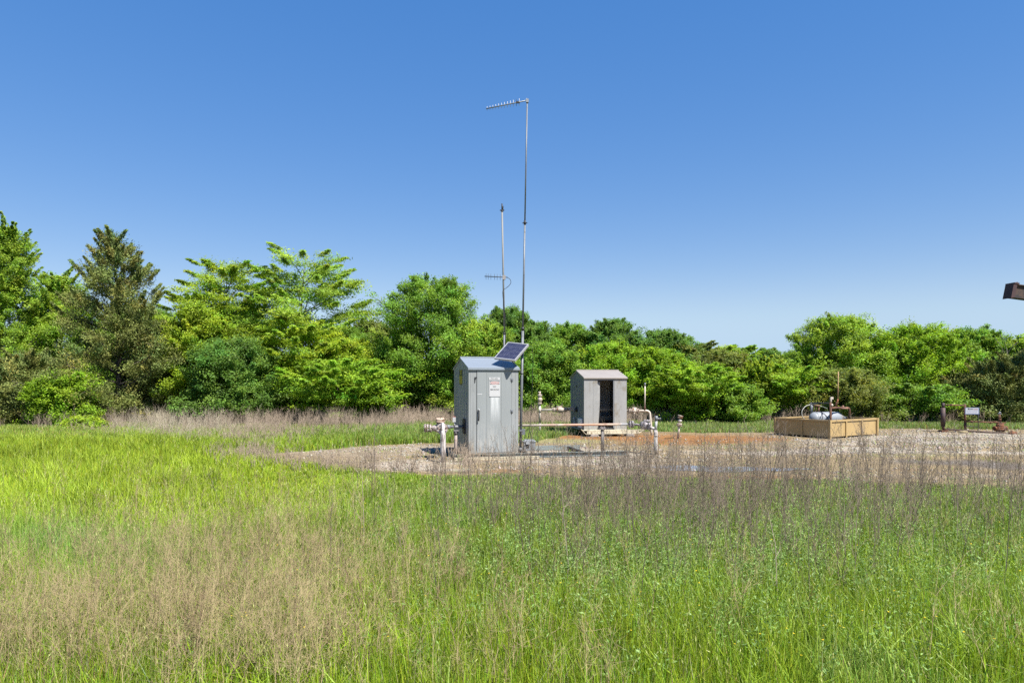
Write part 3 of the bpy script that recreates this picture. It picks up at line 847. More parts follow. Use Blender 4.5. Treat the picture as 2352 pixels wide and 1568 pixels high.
def build_trees():
    broad = leafmat('broad_leaf', .48, .5, .22)
    needle = leafmat('cedar_needle', .12, .6, .2)
    bark = paint('bark', (.13, .105, .085), .9, var=.35, scale=6, bump=.6)
    grey = paint('grey_bark', (.20, .18, .155), .9, var=.3, scale=5, bump=.5)
    T = [
        # the wood behind, seen through the gaps and above the front row
        ('oak_tree', 'dark oak crown filling the gap between the feathery tree and the broad elm', 860, 160, 738, 46, 'round', DO),
        ('oak_tree', 'dull green oak low behind the layered bright bushes, left of the broad elm', 800, 150, 752, 44, 'round', MG),
        ('oak_tree', 'dark oak with spiky top directly behind the two masts', 1165, 150, 706, 40, 'round', DG),
        ('oak_tree', 'dark oak with narrow knob on top, just right of the tall mast', 1228, 110, 735, 41, 'round', DG),
        ('oak_tree', 'mid green oak above the far shed roof ridge, beyond the front bushes', 1305, 150, 744, 43, 'round', MG),
        ('oak_tree', 'dome shaped deep green oak, highest of the wood behind the far shed', 1405, 160, 733, 42, 'round', DG),
        ('oak_tree', 'dark green oak sloping down toward the low gap in the wood', 1530, 170, 757, 44, 'round', DG),
        ('oak_tree', 'pale olive feathery crown at the left of the low gap in the wood', 1600, 120, 785, 43, 'spray', DO),
        ('oak_tree', 'light green feathery crown standing up in the middle of the low gap', 1680, 130, 790, 42, 'spray', LG),
        ('oak_tree', 'small dark distant crown in the dip of the skyline', 1765, 90, 800, 56, 'round', DG),
        ('oak_tree', 'lowest distant crown in the dip of the skyline beside the tall right group', 1820, 100, 808, 58, 'round', DG),
        ('oak_tree', 'shaded oak behind the feathery tree and the big cedar', 560, 200, 700, 40, 'round', MG),
        ('oak_tree', 'shaded oak behind the big cedar on its far side', 330, 220, 700, 40, 'round', MG),
        ('oak_tree', 'far oak behind the dark cedars at the wellhead', 2260, 160, 770, 44, 'round', MG),
        ('oak_tree', 'far oak behind the twin rounded trees', 2050, 170, 775, 45, 'round', DG),
        # front row
        ('poplar_tree', 'tall slender light green tree cut by the frame edge', 12, 190, 503, 29, 'upright', LG),
        ('poplar_tree', 'leafy light green tree filling the space between the slender tree and the big cedar', 128, 175, 618, 32, 'upright', LG),
        ('cedar_tree', 'big dull olive cedar with ragged cone top, largest evergreen', 268, 330, 530, 28.5, 'cedar', OL),
        ('cedar_tree', 'low spreading dark cedar in front of the slender light tree', 60, 210, 800, 27.2, 'lowcedar', OL),
        ('cedar_tree', 'brownish cedar shoulder between the big cedar and the feathery trees', 385, 150, 735, 29, 'lowcedar', OL),
        ('sapling_tree', 'small bright green sapling growing in front of the big cedar', 150, 150, 850, 26.2, 'bush', BG),
        ('locust_tree', 'feathery pale green tree with open crown beside the big cedar', 505, 250, 596, 31, 'spray', YG),
        ('locust_tree', 'tallest feathery tree with wide layered sprays and sky showing through', 705, 285, 573, 32, 'spray', LG),
        ('bush_tree', 'yellow green leafy bush at the foot of the smaller feathery tree', 450, 150, 705, 28.5, 'bush', YG),
        ('bush_tree', 'bluish dark green bush low between the yellow bush and the layered bushes', 535, 230, 775, 27.4, 'bush', DG),
        ('bush_tree', 'yellow green layered bush under the tallest feathery tree', 680, 220, 735, 29.5, 'spray', YG),
        ('bush_tree', 'bright green layered bush low at the wood edge, left of the broad elm', 770, 290, 822, 28, 'spray', BG),
        ('bush_tree', 'olive bush behind the layered bright bush', 790, 200, 775, 30.5, 'bush', YG),
        ('elm_tree', 'broad dark green elm with lumpy crown left of the masts', 1000, 265, 636, 31, 'round', MG),
        ('bush_tree', 'small bright bush at the foot of the broad elm', 860, 130, 870, 28, 'spray', BG),
        ('poplar_tree', 'bright glossy leaved tree behind the near cabinet', 1105, 180, 735, 29.5, 'bush', LG),
        ('bush_tree', 'light green bush between the tall mast and the far shed', 1255, 170, 785, 30, 'bush', MG),
        ('bush_tree', 'yellow tinged bush rising behind the far shed roof', 1400, 190, 785, 31, 'bush', BG),
        ('bush_tree', 'bright leafy bush just right of the far shed', 1500, 180, 800, 30, 'bush', BG),
        ('bush_tree', 'low bright green bush behind the lone rusty riser', 1590, 190, 835, 28.6, 'spray', BG),
        ('bush_tree', 'olive green bush behind the low bright bush, in the low gap', 1655, 170, 805, 32, 'bush', DO),
        ('bush_tree', 'narrow yellow green tree with visible dark trunk, left of the tan box', 1750, 120, 818, 30, 'upright', YG),
        ('bush_tree', 'mid green low bush left of the narrow yellow green tree', 1690, 130, 880, 28.5, 'bush', MG),
        ('bush_tree', 'bright layered bush behind the tan box', 1820, 150, 838, 30, 'spray', BG),
        ('oak_tree', 'tall rounded light green tree, highest of the group beyond the tan box', 1930, 235, 724, 33, 'round', LG),
        ('bush_tree', 'dull olive bush behind the tank, under the tall rounded tree', 1945, 190, 845, 29, 'bush', DO),
        ('oak_tree', 'rounded green tree with bright lower side, beside the tall rounded one', 2105, 225, 742, 32, 'round', BG),
        ('bush_tree', 'deep green low bush between the tan box and the wellhead sign', 2090, 180, 880, 29, 'spray', MG),
        ('oak_tree', 'grey green tree with thin upper twigs above the wellhead', 2235, 180, 752, 35, 'round', MG),
        ('cedar_tree', 'dark olive cedar directly behind the wellhead', 2270, 200, 825, 29, 'lowcedar', OL),
        ('cedar_tree', 'dark cedar at the frame edge, right of the wellhead cedar', 2350, 190, 800, 28.5, 'lowcedar', OL),
        ('oak_tree', 'light green tree rising behind the frame edge cedar', 2375, 150, 768, 33, 'round', LG),
        ('cedar_tree', 'slim dark cedar between the rounded tree and the wellhead', 2195, 110, 850, 30.5, 'cedar', OL),
        # just outside the frame, so that the wood goes on when one steps aside
        ('oak_tree', 'green tree beyond the slender light green one, mostly outside the frame', -120, 260, 600, 31, 'round', MG),
        ('oak_tree', 'green tree beyond the frame edge cedar, mostly outside the frame', 2490, 230, 740, 31, 'round', MG),
        # scrub
        ('bush_tree', 'tiny yellow green shrub alone in the grass in front of the cedars', 190, 62, 955, 24.6, 'bush', YG),
    ]
    # dim undergrowth filling the depth of the wood behind the front row
    rs = np.random.RandomState(77); n = int(150000 * QT)
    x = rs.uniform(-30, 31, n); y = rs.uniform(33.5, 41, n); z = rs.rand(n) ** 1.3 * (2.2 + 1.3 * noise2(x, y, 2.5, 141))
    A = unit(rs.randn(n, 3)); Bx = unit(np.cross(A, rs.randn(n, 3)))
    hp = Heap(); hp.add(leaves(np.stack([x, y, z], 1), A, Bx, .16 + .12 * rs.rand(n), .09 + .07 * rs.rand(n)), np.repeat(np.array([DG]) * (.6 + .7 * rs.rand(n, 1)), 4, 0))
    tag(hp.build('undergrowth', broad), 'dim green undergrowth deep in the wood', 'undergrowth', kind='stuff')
    for i, (nm, lab, px, w, top, Y, st, col) in enumerate(T):
        ce = 'cedar' in nm
        grp = {'oak_tree': 'broad leaved trees of the wood', 'bush_tree': 'bushes along the wood edge', 'cedar_tree': 'cedars along the wood edge', 'locust_tree': 'feathery trees of the wood edge', 'poplar_tree': 'light green trees of the wood edge'}.get(nm)
        nm2 = 'bush' if nm == 'bush_tree' else 'sapling' if nm == 'sapling_tree' else nm
        r = make_tree(nm2, lab, px, w, top, Y, st, col, needle if ce else broad, grey if nm == 'poplar_tree' else bark, 300 + i, group=grp)
        if nm2 == 'bush': r['category'] = 'bush'
    # bare dead top standing out of the cedars by the wellhead
    hp = MB(); random.seed(4); b = P(2318, 870, 29.4)
    r = thing('dead_tree', 'bare dead branches sticking out above the cedars near the frame edge', 'tree', (b.x, b.y, 0))
    hp.tube([(b.x, b.y, 0), (b.x + .05, b.y, 2), tuple(P(2312, 800, 29.4))], [.06, .04, .012], 6)
    part('trunk', hp, grey, r)
    for a0, a1 in (((2314, 830), (2285, 775)), ((2313, 815), (2338, 785)), ((2316, 850), (2255, 822)), ((2313, 808), (2296, 768)), ((2316, 858), (2350, 835))):
        m = MB(); p, q = P(*a0, 29.4), P(*a1, 29.2)
        m.tube(spline([p, (p + q) / 2 + Vector((random.uniform(-.06, .06), 0, .06)), q], 4), .010, 5)
        for k in range(3):
            s = p.lerp(q, .4 + .18 * k); m.tube([s, s + Vector((random.uniform(-.25, .25), random.uniform(-.2, .2), random.uniform(.05, .28)))], [.006, .003], 4)
        part('branch', m, grey, r)
# ------------------------------------------------------------------ objects
def sh(mat, *_): return mat


def rot2(deg): return Vector((math.cos(R(deg)), math.sin(R(deg)), 0)), Vector((-math.sin(R(deg)), math.cos(R(deg)), 0)), Vector((0, 0, 1))


def lettering(name, lines, mat, parent, o, ux, uz, nrm):
    """mesh letters lying on a plate; lines = [(text, centre_a, centre_c, height, squeeze)]"""
    mb = MB()
    for txt, a, c, h, sq in lines:
        cu = bpy.data.curves.new('lettering_curve', 'FONT'); cu.body = txt; cu.align_x = 'CENTER'; cu.align_y = 'CENTER'; cu.size = h * 1.38; cu.resolution_u = 2
        cu.offset = h * .02
        ob = bpy.data.objects.new('lettering_curve', cu); COL.objects.link(ob)
        bpy.context.view_layer.update()
        me = ob.evaluated_get(bpy.context.evaluated_depsgraph_get()).to_mesh()
        mb.add([Vector(o) + ux * (a + v.co.x * sq) + uz * (c + v.co.y) + nrm * .002 for v in me.vertices], [tuple(p.vertices) for p in me.polygons])
        bpy.data.objects.remove(ob); bpy.data.curves.remove(cu)
    return part(name, mb, mat, parent)


def plate(mb, o, ux, uz, nrm, a, c, t0, t1, ell=False, n=28):
    if ell:
        ca, cc = (a[0] + a[1]) / 2, (c[0] + c[1]) / 2; ra, rc = (a[1] - a[0]) / 2, (c[1] - c[0]) / 2
        pr = [(ca + ra * math.copysign(abs(math.cos(2 * math.pi * k / n)) ** .75, math.cos(2 * math.pi * k / n)), cc + rc * math.copysign(abs(math.sin(2 * math.pi * k / n)) ** .75, math.sin(2 * math.pi * k / n))) for k in range(n)]
    else: pr = [(a[0], c[0]), (a[1], c[0]), (a[1], c[1]), (a[0], c[1])]
    mb.prism(pr, o, (ux, uz, nrm), t0, t1)


def build_objects():
    def grime(nt, tc, col):
        # mud splashed up from the ground and rain streaks below the eaves
        sp = N(nt, 'ShaderNodeSeparateXYZ'); nt.links.new(tc.outputs['Object'], sp.inputs[0])
        nz = N(nt, 'ShaderNodeTexNoise', Scale=6.0, Detail=6.0); mp = N(nt, 'ShaderNodeMapping', Scale=(5, 5, .5)); nt.links.new(tc.outputs['Object'], mp.inputs[0]); nt.links.new(mp.outputs[0], nz.inputs['Vector'])
        mr = N(nt, 'ShaderNodeMapRange'); mr.inputs[1].default_value = .02; mr.inputs[2].default_value = .45; mr.inputs[3].default_value = .75; mr.inputs[4].default_value = 0; nt.links.new(sp.outputs[2], mr.inputs[0])
        f = ramp(nt, nz.outputs[0], [(.38, (0, 0, 0)), (.62, (1, 1, 1))])
        m_ = N(nt, 'ShaderNodeMath', operation='MULTIPLY'); nt.links.new(f, m_.inputs[0]); nt.links.new(mr.outputs[0], m_.inputs[1])
        g = ramp(nt, nz.outputs[0], [(.30, (.22, .22, .22)), (.44, (0, 0, 0))])
        return mixc(nt, m_.outputs[0], mixc(nt, g, col, (.20, .215, .21)), (.25, .215, .16))
    ALU = paint('grey_cabinet_paint', (.455, .475, .465), .5, .1, .10, 2.2, (.50, .52, .515), .40, 2.0, (3, 3, .5), .05, grime)

    def bleach(nt, tc, col):
        # chalky run-off under the sign, inside the door's own coordinates
        sp = N(nt, 'ShaderNodeSeparateXYZ'); nt.links.new(tc.outputs['Object'], sp.inputs[0])
        def band(o, lo, hi, s):
            m = N(nt, 'ShaderNodeMapRange'); m.interpolation_type = 'SMOOTHSTEP'
            m.inputs[1].default_value = lo; m.inputs[2].default_value = hi; m.inputs[3].default_value = 0 if s > 0 else 1; m.inputs[4].default_value = 1 if s > 0 else 0
            nt.links.new(o, m.inputs[0]); return m.outputs[0]
        def mul(a, b):
            m = N(nt, 'ShaderNodeMath', operation='MULTIPLY'); nt.links.new(a, m.inputs[0]); nt.links.new(b, m.inputs[1]); return m.outputs[0]
        x, z = sp.outputs[0], sp.outputs[2]
        f = mul(mul(band(x, .478, .50, 1), band(x, .675, .70, -1)), mul(band(z, .55, 1.28, 1), band(z, 1.27, 1.31, -1)))
        nz = N(nt, 'ShaderNodeTexNoise', Scale=5.0, Detail=5.0); mp = N(nt, 'ShaderNodeMapping', Scale=(6, 6, .6)); nt.links.new(tc.outputs['Object'], mp.inputs[0]); nt.links.new(mp.outputs[0], nz.inputs['Vector'])
        f = mul(f, ramp(nt, nz.outputs[0], [(.3, (.25, .25, .25)), (.6, (.65, .65, .65))]))
        col = mixc(nt, f, col, (.60, .61, .60))
        lo = mul(band(z, .05, .85, -1), ramp(nt, nz.outputs[0], [(.42, (0, 0, 0)), (.62, (.45, .45, .45))]))
        return mixc(nt, lo, col, (.48, .46, .42))
    DOOR = paint('grey_door_paint', (.45, .48, .475), .48, .1, .05, 2.0, None, 0, 2, (3, 3, .5), .05, bleach)
    ROOF = paint('grey_roof_paint', (.43, .49, .55), .45, .25, .06, 2.0, None)
    BLACK = paint('black_rubber_and_gap', (.025, .025, .028), .6)
    DARK = paint('dark_steel', (.055, .055, .058), .55, .3)
    GALV = paint('galvanised_pipe', (.27, .29, .31), .5, .15, .12, 4.0, (.20, .21, .21), .3, 9)
    WHITE = paint('white_vinyl', (.80, .80, .79), .45, 0, .03)
    INK = paint('faded_ink', (.09, .09, .10), .6, 0, .1)
    RED = paint('faded_red', (.80, .42, .38), .5, 0, .08, 20)
    YEL = paint('yellow_label', (.55, .46, .03), .5, 0, .1, 20)
    CREAM = paint('cream_pipe_paint', (.92, .81, .66), .55, 0, .10, 3.0, (.34, .16, .075), .15, 6)
    CREAMR = paint('cream_rusty_fitting', (.76, .66, .54), .65, .05, .18, 8.0, (.30, .14, .07), .40, 9)
    PINKR = paint('pale_rusty_fitting', (.72, .63, .58), .65, .05, .2, 9.0, (.24, .14, .10), .38, 10)
    MAUVE = paint('grey_mauve_fitting', (.50, .46, .47), .6, .1, .2, 8.0, (.16, .13, .12), .4, 10)
    RUST = paint('deep_rust', (.150, .068, .042), .85, .1, .35, 6.0, (.30, .13, .06), .4, 8)
    ORUST = paint('orange_rust', (.33, .125, .05), .85, .05, .3, 7.0, (.13, .055, .035), .4, 8)
    WRAP = paint('white_pipe_wrap', (.84, .78, .74), .8, 0, .12, 3.0, (.30, .24, .21), .45, 5, (5, 5, .8), .3)

    # --- near equipment cabinet
    u, v, z = rot2(18)
    FL = Vector((-.966, 15.15, .09)); W, D, HE, HR = 1.161, 1.40, 1.92, 2.14
    t = thing('equipment_cabinet', 'tall grey metal cabinet with NO SMOKING sign on its door', 'cabinet', FL)
    A = (u, v, z)
    b = MB()
    b.prism([(0, 0), (D, 0), (D, HE), (D / 2, HR), (0, HE)], FL, (v, z, u), 0, W)
    for q in (.12, .25, .70, .86): b.box(FL, A, (-.006, 0), (D * q, D * q + .012), (.03, HE - .02))
    for a0 in (.035, .085): b.box(FL, A, (a0, a0 + .008), (-.004, 0), (.03, HE - .05))
    b.box(FL, A, (.0, .178), (-.016, 0.0), (.02, HE - .035)); b.box(FL, A, (1.004, W), (-.016, 0.0), (.02, HE - .035))
    for a0 in (.045, .10, 1.09): b.box(FL, A, (a0, a0 + .007), (-.021, -.016), (.03, HE - .06))
    part('body', b, ALU, t)
    d = MB(); d.box(FL, A, (.192, .998), (-.022, -.004), (.03, HE - .045))
    for a0 in (.415, .755): d.box(FL, A, (a0, a0 + .008), (-.027, -.022), (.04, HE - .06))
    do = part('door', d, DOOR, t)
    # the door's own axes, so that its wear runs with it
    m = MB(); m.box(FL, A, (.178, .192), (-.006, -.001), (.03, HE - .05)); m.box(FL, A, (.178, 1.004), (-.006, -.001), (HE - .047, HE - .034)); part('door_gap_shade', m, BLACK, t)  # black strip stands in for the shade in the gap round the door
    m = MB(); m.tube([FL + u * .222 - v * .03 + z * .99, FL + u * .222 - v * .075 + z * .985, FL + u * .216 - v * .075 + z * .78, FL + u * .216 - v * .06 + z * .75], .016, 8); hdl = part('handle', m, BLACK, do)
    m = MB(); m.tube([FL + u * .226 - v * .02 + z * .995, FL + u * .226 - v * .085 + z * .995], .017, 8); part('handle_pivot', m, WHITE, do)
    for zz in (.95, 1.66):
        m = MB(); m.tube([FL + u * 1.0 - v * .03 + z * (zz - .045), FL + u * 1.0 - v * .03 + z * (zz + .045)], .013, 8); m.box(FL, A, (.965, 1.035), (-.026, -.016), (zz - .035, zz + .035)); part('hinge', m, GALV, do)
    m = MB(); m.box(FL, A, (.135, .15), (-.032, -.016), (1.60, 1.72)); m.box(FL, A, (.135, .175), (-.040, -.032), (1.69, 1.72)); part('latch', m, DARK, t)
    m = MB(); m.box(FL, A, (.20, .31), (-.0235, -.022), (1.332, 1.348)); part('tape_strip', m, WHITE, do)
    # sign
    so = FL + u * .60 - v * .029 + z * 1.5
    n_ = -v
    sg = MB(); plate(sg, so, u, z, n_, (-.128, .124), (-.215, .135), 0, .003); plate(sg, so, u, z, n_, (-.134, .12), (.152, .215), 0, .003)
    s = part('danger_sign', sg, WHITE, t)
    m = MB(); plate(m, so, u, z, n_, (-.112, .110), (.055, .125), .003, .0042); part('sign_block', m, BLACK, s)
    m = MB(); plate(m, so, u, z, n_, (-.112, .110), (.056, .124), .0042, .0052, True); part('sign_oval', m, WHITE, s)
    m = MB(); plate(m, so, u, z, n_, (-.100, .098), (.062, .118), .0052, .0062, True); part('sign_oval', m, RED, s)
    lettering('lettering', [('DANGER', -.001, .09, .030, .95)], WHITE, s, so + n_ * .0052, u, z, n_)
    for ln_ in (('NO', -.008, .004, .036, .95), ('SMOKING', -.004, -.062, .037, .93), ('ETC 0034', -.01, .183, .032, .95)): lettering('lettering', [ln_], INK, s, so + n_ * .002, u, z, n_)
    # eaves and ridge of the pitched lid
    m = MB()
    for s0, s1 in ((0, 1), (1, 0)):
        pr = [(-.05, HE - .022), (D / 2, HR + .004), (D / 2, HR + .034), (-.05, HE + .010)]
        if s1 == 0: pr = [(D - a, c) for a, c in pr]
        m.prism(pr, FL, (v, z, u), -.022, W + .022)
    m.box(FL, A, (-.022, W + .022), (-.054, -.046), (HE - .045, HE + .012))
    m.box(FL, A, (-.022, W + .022), (D / 2 - .02, D / 2 + .02), (HR + .03, HR + .058))
    part('roof', m, ROOF, t, .004)
    # yellow warning label on the shaded end
    lo = FL + v * (D * .50) + z * 1.72 - u * .002
    m = MB(); plate(m, lo, v, z, -u, (-.15, .15), (-.15, .03), 0, .002); lb = part('warning_label', m, YEL, t)
    LBK = paint('label_black', (.05, .045, .02), .5)
    m = MB(); plate(m, lo, v, z, -u, (-.15, .15), (.03, .17), 0, .002); part('label_panel', m, LBK, lb)
    m = MB(); plate(m, lo, v, z, -u, (-.10, .10), (-.175, -.15), 0, .002); part('label_panel', m, LBK, lb)
    m = MB(); plate(m, lo, v, z, -u, (-.055, .055), (.055, .125), .002, .003, True); part('label_mark', m, YEL, lb)
    m = MB(); plate(m, lo, v, z, -u, (-.13, .13), (.138, .16), .002, .003); part('label_mark', m, YEL, lb)
    m = MB(); m.tube([FL + v * .36 - u * .06 + z * .60, FL + v * .36 + z * .60], .05, 10); m.box(FL, A, (-.03, -.004), (.25, .44), (.44, .78)); part('wall_fitting', m, BLACK, t)
    m = MB(); m.box(FL, A, (-.01, 1.16), (-.05, .0), (-.015, .02)); part('base_angle', m, paint('rusty_base_angle', (.36, .30, .22), .7, 0, .2, 5, (.2, .12, .07), .5, 7), t)

    # --- skid frame the cabinet stands on
    su, sv, sz = rot2(12)
    S0 = Vector((-1.28, 14.97, 0)); SL, SD = 4.05, 1.42
    sk = thing('steel_skid', 'long rectangular steel skid frame lying in the gravel under the near cabinet', 'skid', S0)
    SK = paint('skid_paint', (.38, .44, .43), .6, .1, .15, 3, (.30, .25, .17), .35, 5)
    SKC = paint('skid_cream', (.95, .86, .62), .65, 0, .12, 3, (.40, .28, .15), .22, 5)
    AS = (su, sv, sz)

    def channel(mb, o, ax, L, h, f, side=1):
        mb.box(o, ax, (0, L), (-.006, .006), (.0, h)); mb.box(o, ax, (0, L), (min(0, side * -f), max(0, side * -f)), (h, h + .008)); mb.box(o, ax, (0, L), (min(0, side * -f), max(0, side * -f)), (-.002, .006))
    m = MB(); channel(m, S0 + sz * .015, AS, SL, .09, .05); part('front_rail', m, SK, sk)
    m = MB(); channel(m, S0 + sv * SD + sz * .02, AS, SL - .7, .10, .05, -1); part('back_rail', m, SK, sk)
    for q in (.03, 1.66, 3.02):
        m = MB(); m.box(S0, AS, (q, q + .05), (.01, SD - .01), (.02, .10)); part('cross_rail', m, DARK if q > 1 else SK, sk)
    m = MB(); m.box(S0, AS, (.0, 1.9), (-.16, -.06), (0, .035)); m.box(S0, AS, (0, 1.9), (-.165, -.15), (.035, .06)); part('sill_beam', m, SKC, sk)

    # --- tall mast with long antenna
    MBs = Vector((.193, 15.7, .10)); top = P(1211, 231, 15.7)
    ms = thing('antenna_mast', 'tallest mast, grey pipe carrying a long slanting antenna at its top', 'mast', MBs)
    fr = lambda k: MBs.lerp(top, k)
    zf = lambda py: (EYE - (py - HY) / F * 15.7 - MBs.z) / (top.z - MBs.z)
    m = MB(); m.tube([fr(0), fr(zf(757))], .030, 12); part('lower_pole', m, GALV, ms)
    m = MB(); m.tube([fr(zf(757)), fr(zf(512))], .0205, 12); part('middle_pole', m, GALV, ms)
    m = MB(); m.tube([fr(zf(512)), fr(1)], .0165, 12); part('upper_pole', m, GALV, ms)
    m = MB(); c = fr(zf(512)); m.tube([c - Vector((0, 0, .04)), c + Vector((0, 0, .05))], .028, 10); m.box(c, AX, (-.055, .055), (-.012, .012), (-.012, .008)); part('coupling', m, DARK, ms)
    m = MB(); c = fr(zf(757)); m.tube([c - Vector((0, 0, .02)), c + Vector((0, 0, .06))], .036, 10); m.box(c, AX, (-.05, .03), (-.015, .015), (.03, .045)); part('reducer', m, DARK, ms)
    for py, r in ((975, .036), (858, .034), (800, .034)):
        m = MB(); c = fr(zf(py)); m.tube([c - Vector((0, 0, .012)), c + Vector((0, 0, .012))], r, 10); part('clamp', m, DARK, ms)
    m = MB(); c = fr(zf(988)); m.box(c, AX, (-.04, .05), (-.06, .02), (-.02, .02)); m.box(c, AX, (.02, .10), (-.05, .04), (-.10, .03)); part('bracket', m, GALV, ms)
    m = MB(); m.disc(MBs + Vector((0, 0, .012)), (0, 0, 1), .075, .025, 12, 6); m.ball(MBs + Vector((.0, -.05, .05)), .05, 8); part('foot_flange', m, GALV, ms)
    # antenna
    tip = Vector(((1117 - HX) / F * 16.14, 16.14, EYE - (250 - HY) / F * 16.14))
    ant = MB(); bd = (tip - top); ant.tube([top + Vector((0, 0, .0)) - bd * .03, tip], .014, 8); ant.box(top, AX, (-.03, .03), (-.03, .03), (-.05, .03)); ao = part('antenna_boom', ant, paint('antenna_metal', (.45, .47, .49), .45, .2), ms)
    for k in range(13):
        f = .02 if k == 0 else .19 + .79 * (k - 1) / 11
        h = .055 if k == 0 else .085 - .003 * k
        c = top + bd * f; m = MB(); m.tube([c - Vector((0, 0, h)), c + Vector((0, 0, h))], .0055, 6); part('antenna_element', m, WHITE if k not in (2,) else DARK, ao)
    m = MB(); m.box(top + bd * .22, AX, (-.04, .04), (-.02, .02), (-.022, .022)); part('feed_box', m, DARK, ao)

    # --- shorter mast with small antenna
    Y2 = 16.9; b0 = P(1159, 870, Y2); b0.z = 0; t2 = P(1153, 468, Y2)
    m2 = thing('antenna_mast', 'shorter mast behind the cabinet with small comb antenna halfway up', 'mast', b0)
    f2 = lambda py: P(1153 + (py - 468) * 6 / 330, py, Y2)
    m = MB(); m.tube([b0, f2(766)], .026, 12); part('lower_pole', m, GALV, m2)
    m = MB(); m.tube([f2(766), f2(484)], .021, 12); part('upper_pole', m, paint('pale_pole', (.34, .34, .32), .6, .1, .1, 4), m2)
    m = MB(); m.tube([f2(484), t2], .017, 8); m.box(f2(478), AX, (.01, .035), (-.01, .01), (-.05, .05)); part('pole_tip', m, DARK, m2)
    m = MB(); c = f2(483); m.box(c, AX, (-.055, .055), (-.012, .012), (-.012, .012)); m.tube([c - Vector((0, 0, .04)), c], .028, 8); part('coupling', m, DARK, m2)
    m = MB(); c = f2(766); m.tube([c - Vector((0, 0, .02)), c + Vector((0, 0, .02))], .034, 8); part('reducer', m, DARK, m2)
    m = MB(); m.tube([P(1113, 634.5, Y2), P(1166, 637, Y2)], .011, 6); bo = part('antenna_boom', m, DARK, m2)
    for px in (1116.5, 1121.5, 1127.5, 1136, 1142, 1149):
        m = MB(); c = P(px, 635 + (px - 1113) * .04, Y2 - .01); m.tube([c - Vector((0, 0, .072)), c + Vector((0, 0, .072))], .0045, 6); part('antenna_element', m, DARK, bo)
    m = MB(); m.box(P(1158, 637, Y2), AX, (-.04, .035), (-.03, .03), (-.055, .05)); part('feed_box', m, paint('pale_box', (.55, .50, .47), .5), bo)
    m = MB(); m.tube(spline([P(1164, 637, Y2), P(1171, 641, Y2), P(1173.5, 648, Y2), P(1170, 655, Y2), P(1162, 662, Y2), P(1155, 668, Y2 - .03), P(1156, 690, Y2 - .03), P(1159, 715, Y2 - .03), P(1162, 740, Y2 - .03), P(1161.5, 775, Y2 - .03), P(1160, 800, Y2 - .03)], 6), .007, 6); part('cable', m, BLACK, m2)

    # --- solar panel above the cabinet roof
    BR = Vector((.065, 15.18, 2.18)); BL = Vector((-.405, 15.42, 2.243)); TR = Vector((.43, 15.52, 2.553))
    pu = (BR - BL); pl = pu.length; pu.normalize(); pv = TR - BR; pv -= pu * pv.dot(pu) * .45; pw = pv.length; pvn = pv.normalized()
    pn = pu.cross(pvn).normalized()
    if pn.z < 0: pn = -pn
    sp = thing('solar_panel', 'tilted blue solar panel in white frame above the near cabinet roof', 'solar panel', BL)
    PA = (pu, pvn, pn)
    m = MB()
    for a, bb in (((0, pl), (0, .022)), ((0, pl), (pw - .022, pw)), ((0, .022), (.022, pw - .022)), ((pl - .022, pl), (.022, pw - .022))): m.box(BL, PA, a, bb, (-.045, .006))
    part('frame', m, paint('white_aluminium', (.74, .75, .76), .4, .3, .03), sp)
    mt, nt, out = nodes('solar_cells')
    tc = N(nt, 'ShaderNodeTexCoord'); vo = N(nt, 'ShaderNodeTexNoise', Scale=14.0, Detail=2.0); nt.links.new(tc.outputs['Object'], vo.inputs['Vector'])
    bs = N(nt, 'ShaderNodeBsdfPrincipled', Roughness=.25); nt.links.new(ramp(nt, vo.outputs[0], [(.35, (.020, .022, .048)), (.65, (.036, .038, .070))]), bs.inputs['Base Color']); nt.links.new(bs.outputs[0], out.inputs[0])
    m = MB(); m.box(BL, PA, (.022, pl - .022), (.022, pw - .022), (-.006, .0)); cl = part('solar_cells', m, mt, sp)
    m = MB()
    for k in range(1, 4): m.box(BL, PA, (.022, pl - .022), (pw * k / 4 - .003, pw * k / 4 + .003), (0.0005, .0012))
    for k in range(1, 9): m.box(BL, PA, (pl * k / 9 - .0012, pl * k / 9 + .0012), (.022, pw - .022), (0.0015, .002))
    part('busbar', m, paint('busbar_silver', (.22, .23, .28), .5, .1), cl)
    m = MB(); c = BL + pu * pl * .62 + pvn * pw * .6 - pn * .045; e = fr(zf(800)); m.tube([c, c.lerp(e, .5) - Vector((0, 0, .05)), e], .016, 8)
    c = BL + pu * pl * .5 + pvn * pw * .25 - pn * .045; m.tube([c, fr(zf(858))], .012, 8); part('bracket', m, GALV, sp)
    wire = thing('cable', 'thin black cable looping from the solar panel down to the grey battery box', 'cable', (.30, 15.68, .1))
    m = MB(); m.tube(spline([TR - pn * .05 - pu * .05, P(1223, 800, 15.55), P(1224, 835, 15.6), P(1222, 900, 15.62), P(1219, 960, 15.64), P(1214, 1000, 15.6), P(1204, 1026, 15.56), P(1208, 1036, 15.54)], 6), .0055, 6); part('strand', m, BLACK, wire)
    m = MB(); m.tube(spline([P(1216, 985, 15.62), P(1221, 1008, 15.56), P(1224, 1028, 15.54), P(1230, 1035, 15.56), P(1237, 1026, 15.6), P(1234, 1012, 15.7)], 6), .0045, 6); part('strand', m, BLACK, wire)

    # --- battery box by the mast foot
    bu, bv, bz = rot2(6)
    BX = Vector(((1203 - HX) / F * 15.78, 15.78, .10)); w, dd, hh = .275, .24, .26
    bx = thing('battery_box', 'small grey box with lid and latch at the foot of the tall mast', 'box', BX)
    GB = paint('grey_plastic', (.40, .43, .45), .5, 0, .06, 4)
    BA = (bu, bv, bz)
    m = MB(); pr = [(.01, 0), (w - .01, 0), (w, hh * .8), (0, hh * .8)]; m.prism(pr, BX, (bu, bz, bv), 0, dd); part('body', m, GB, bx, .006)
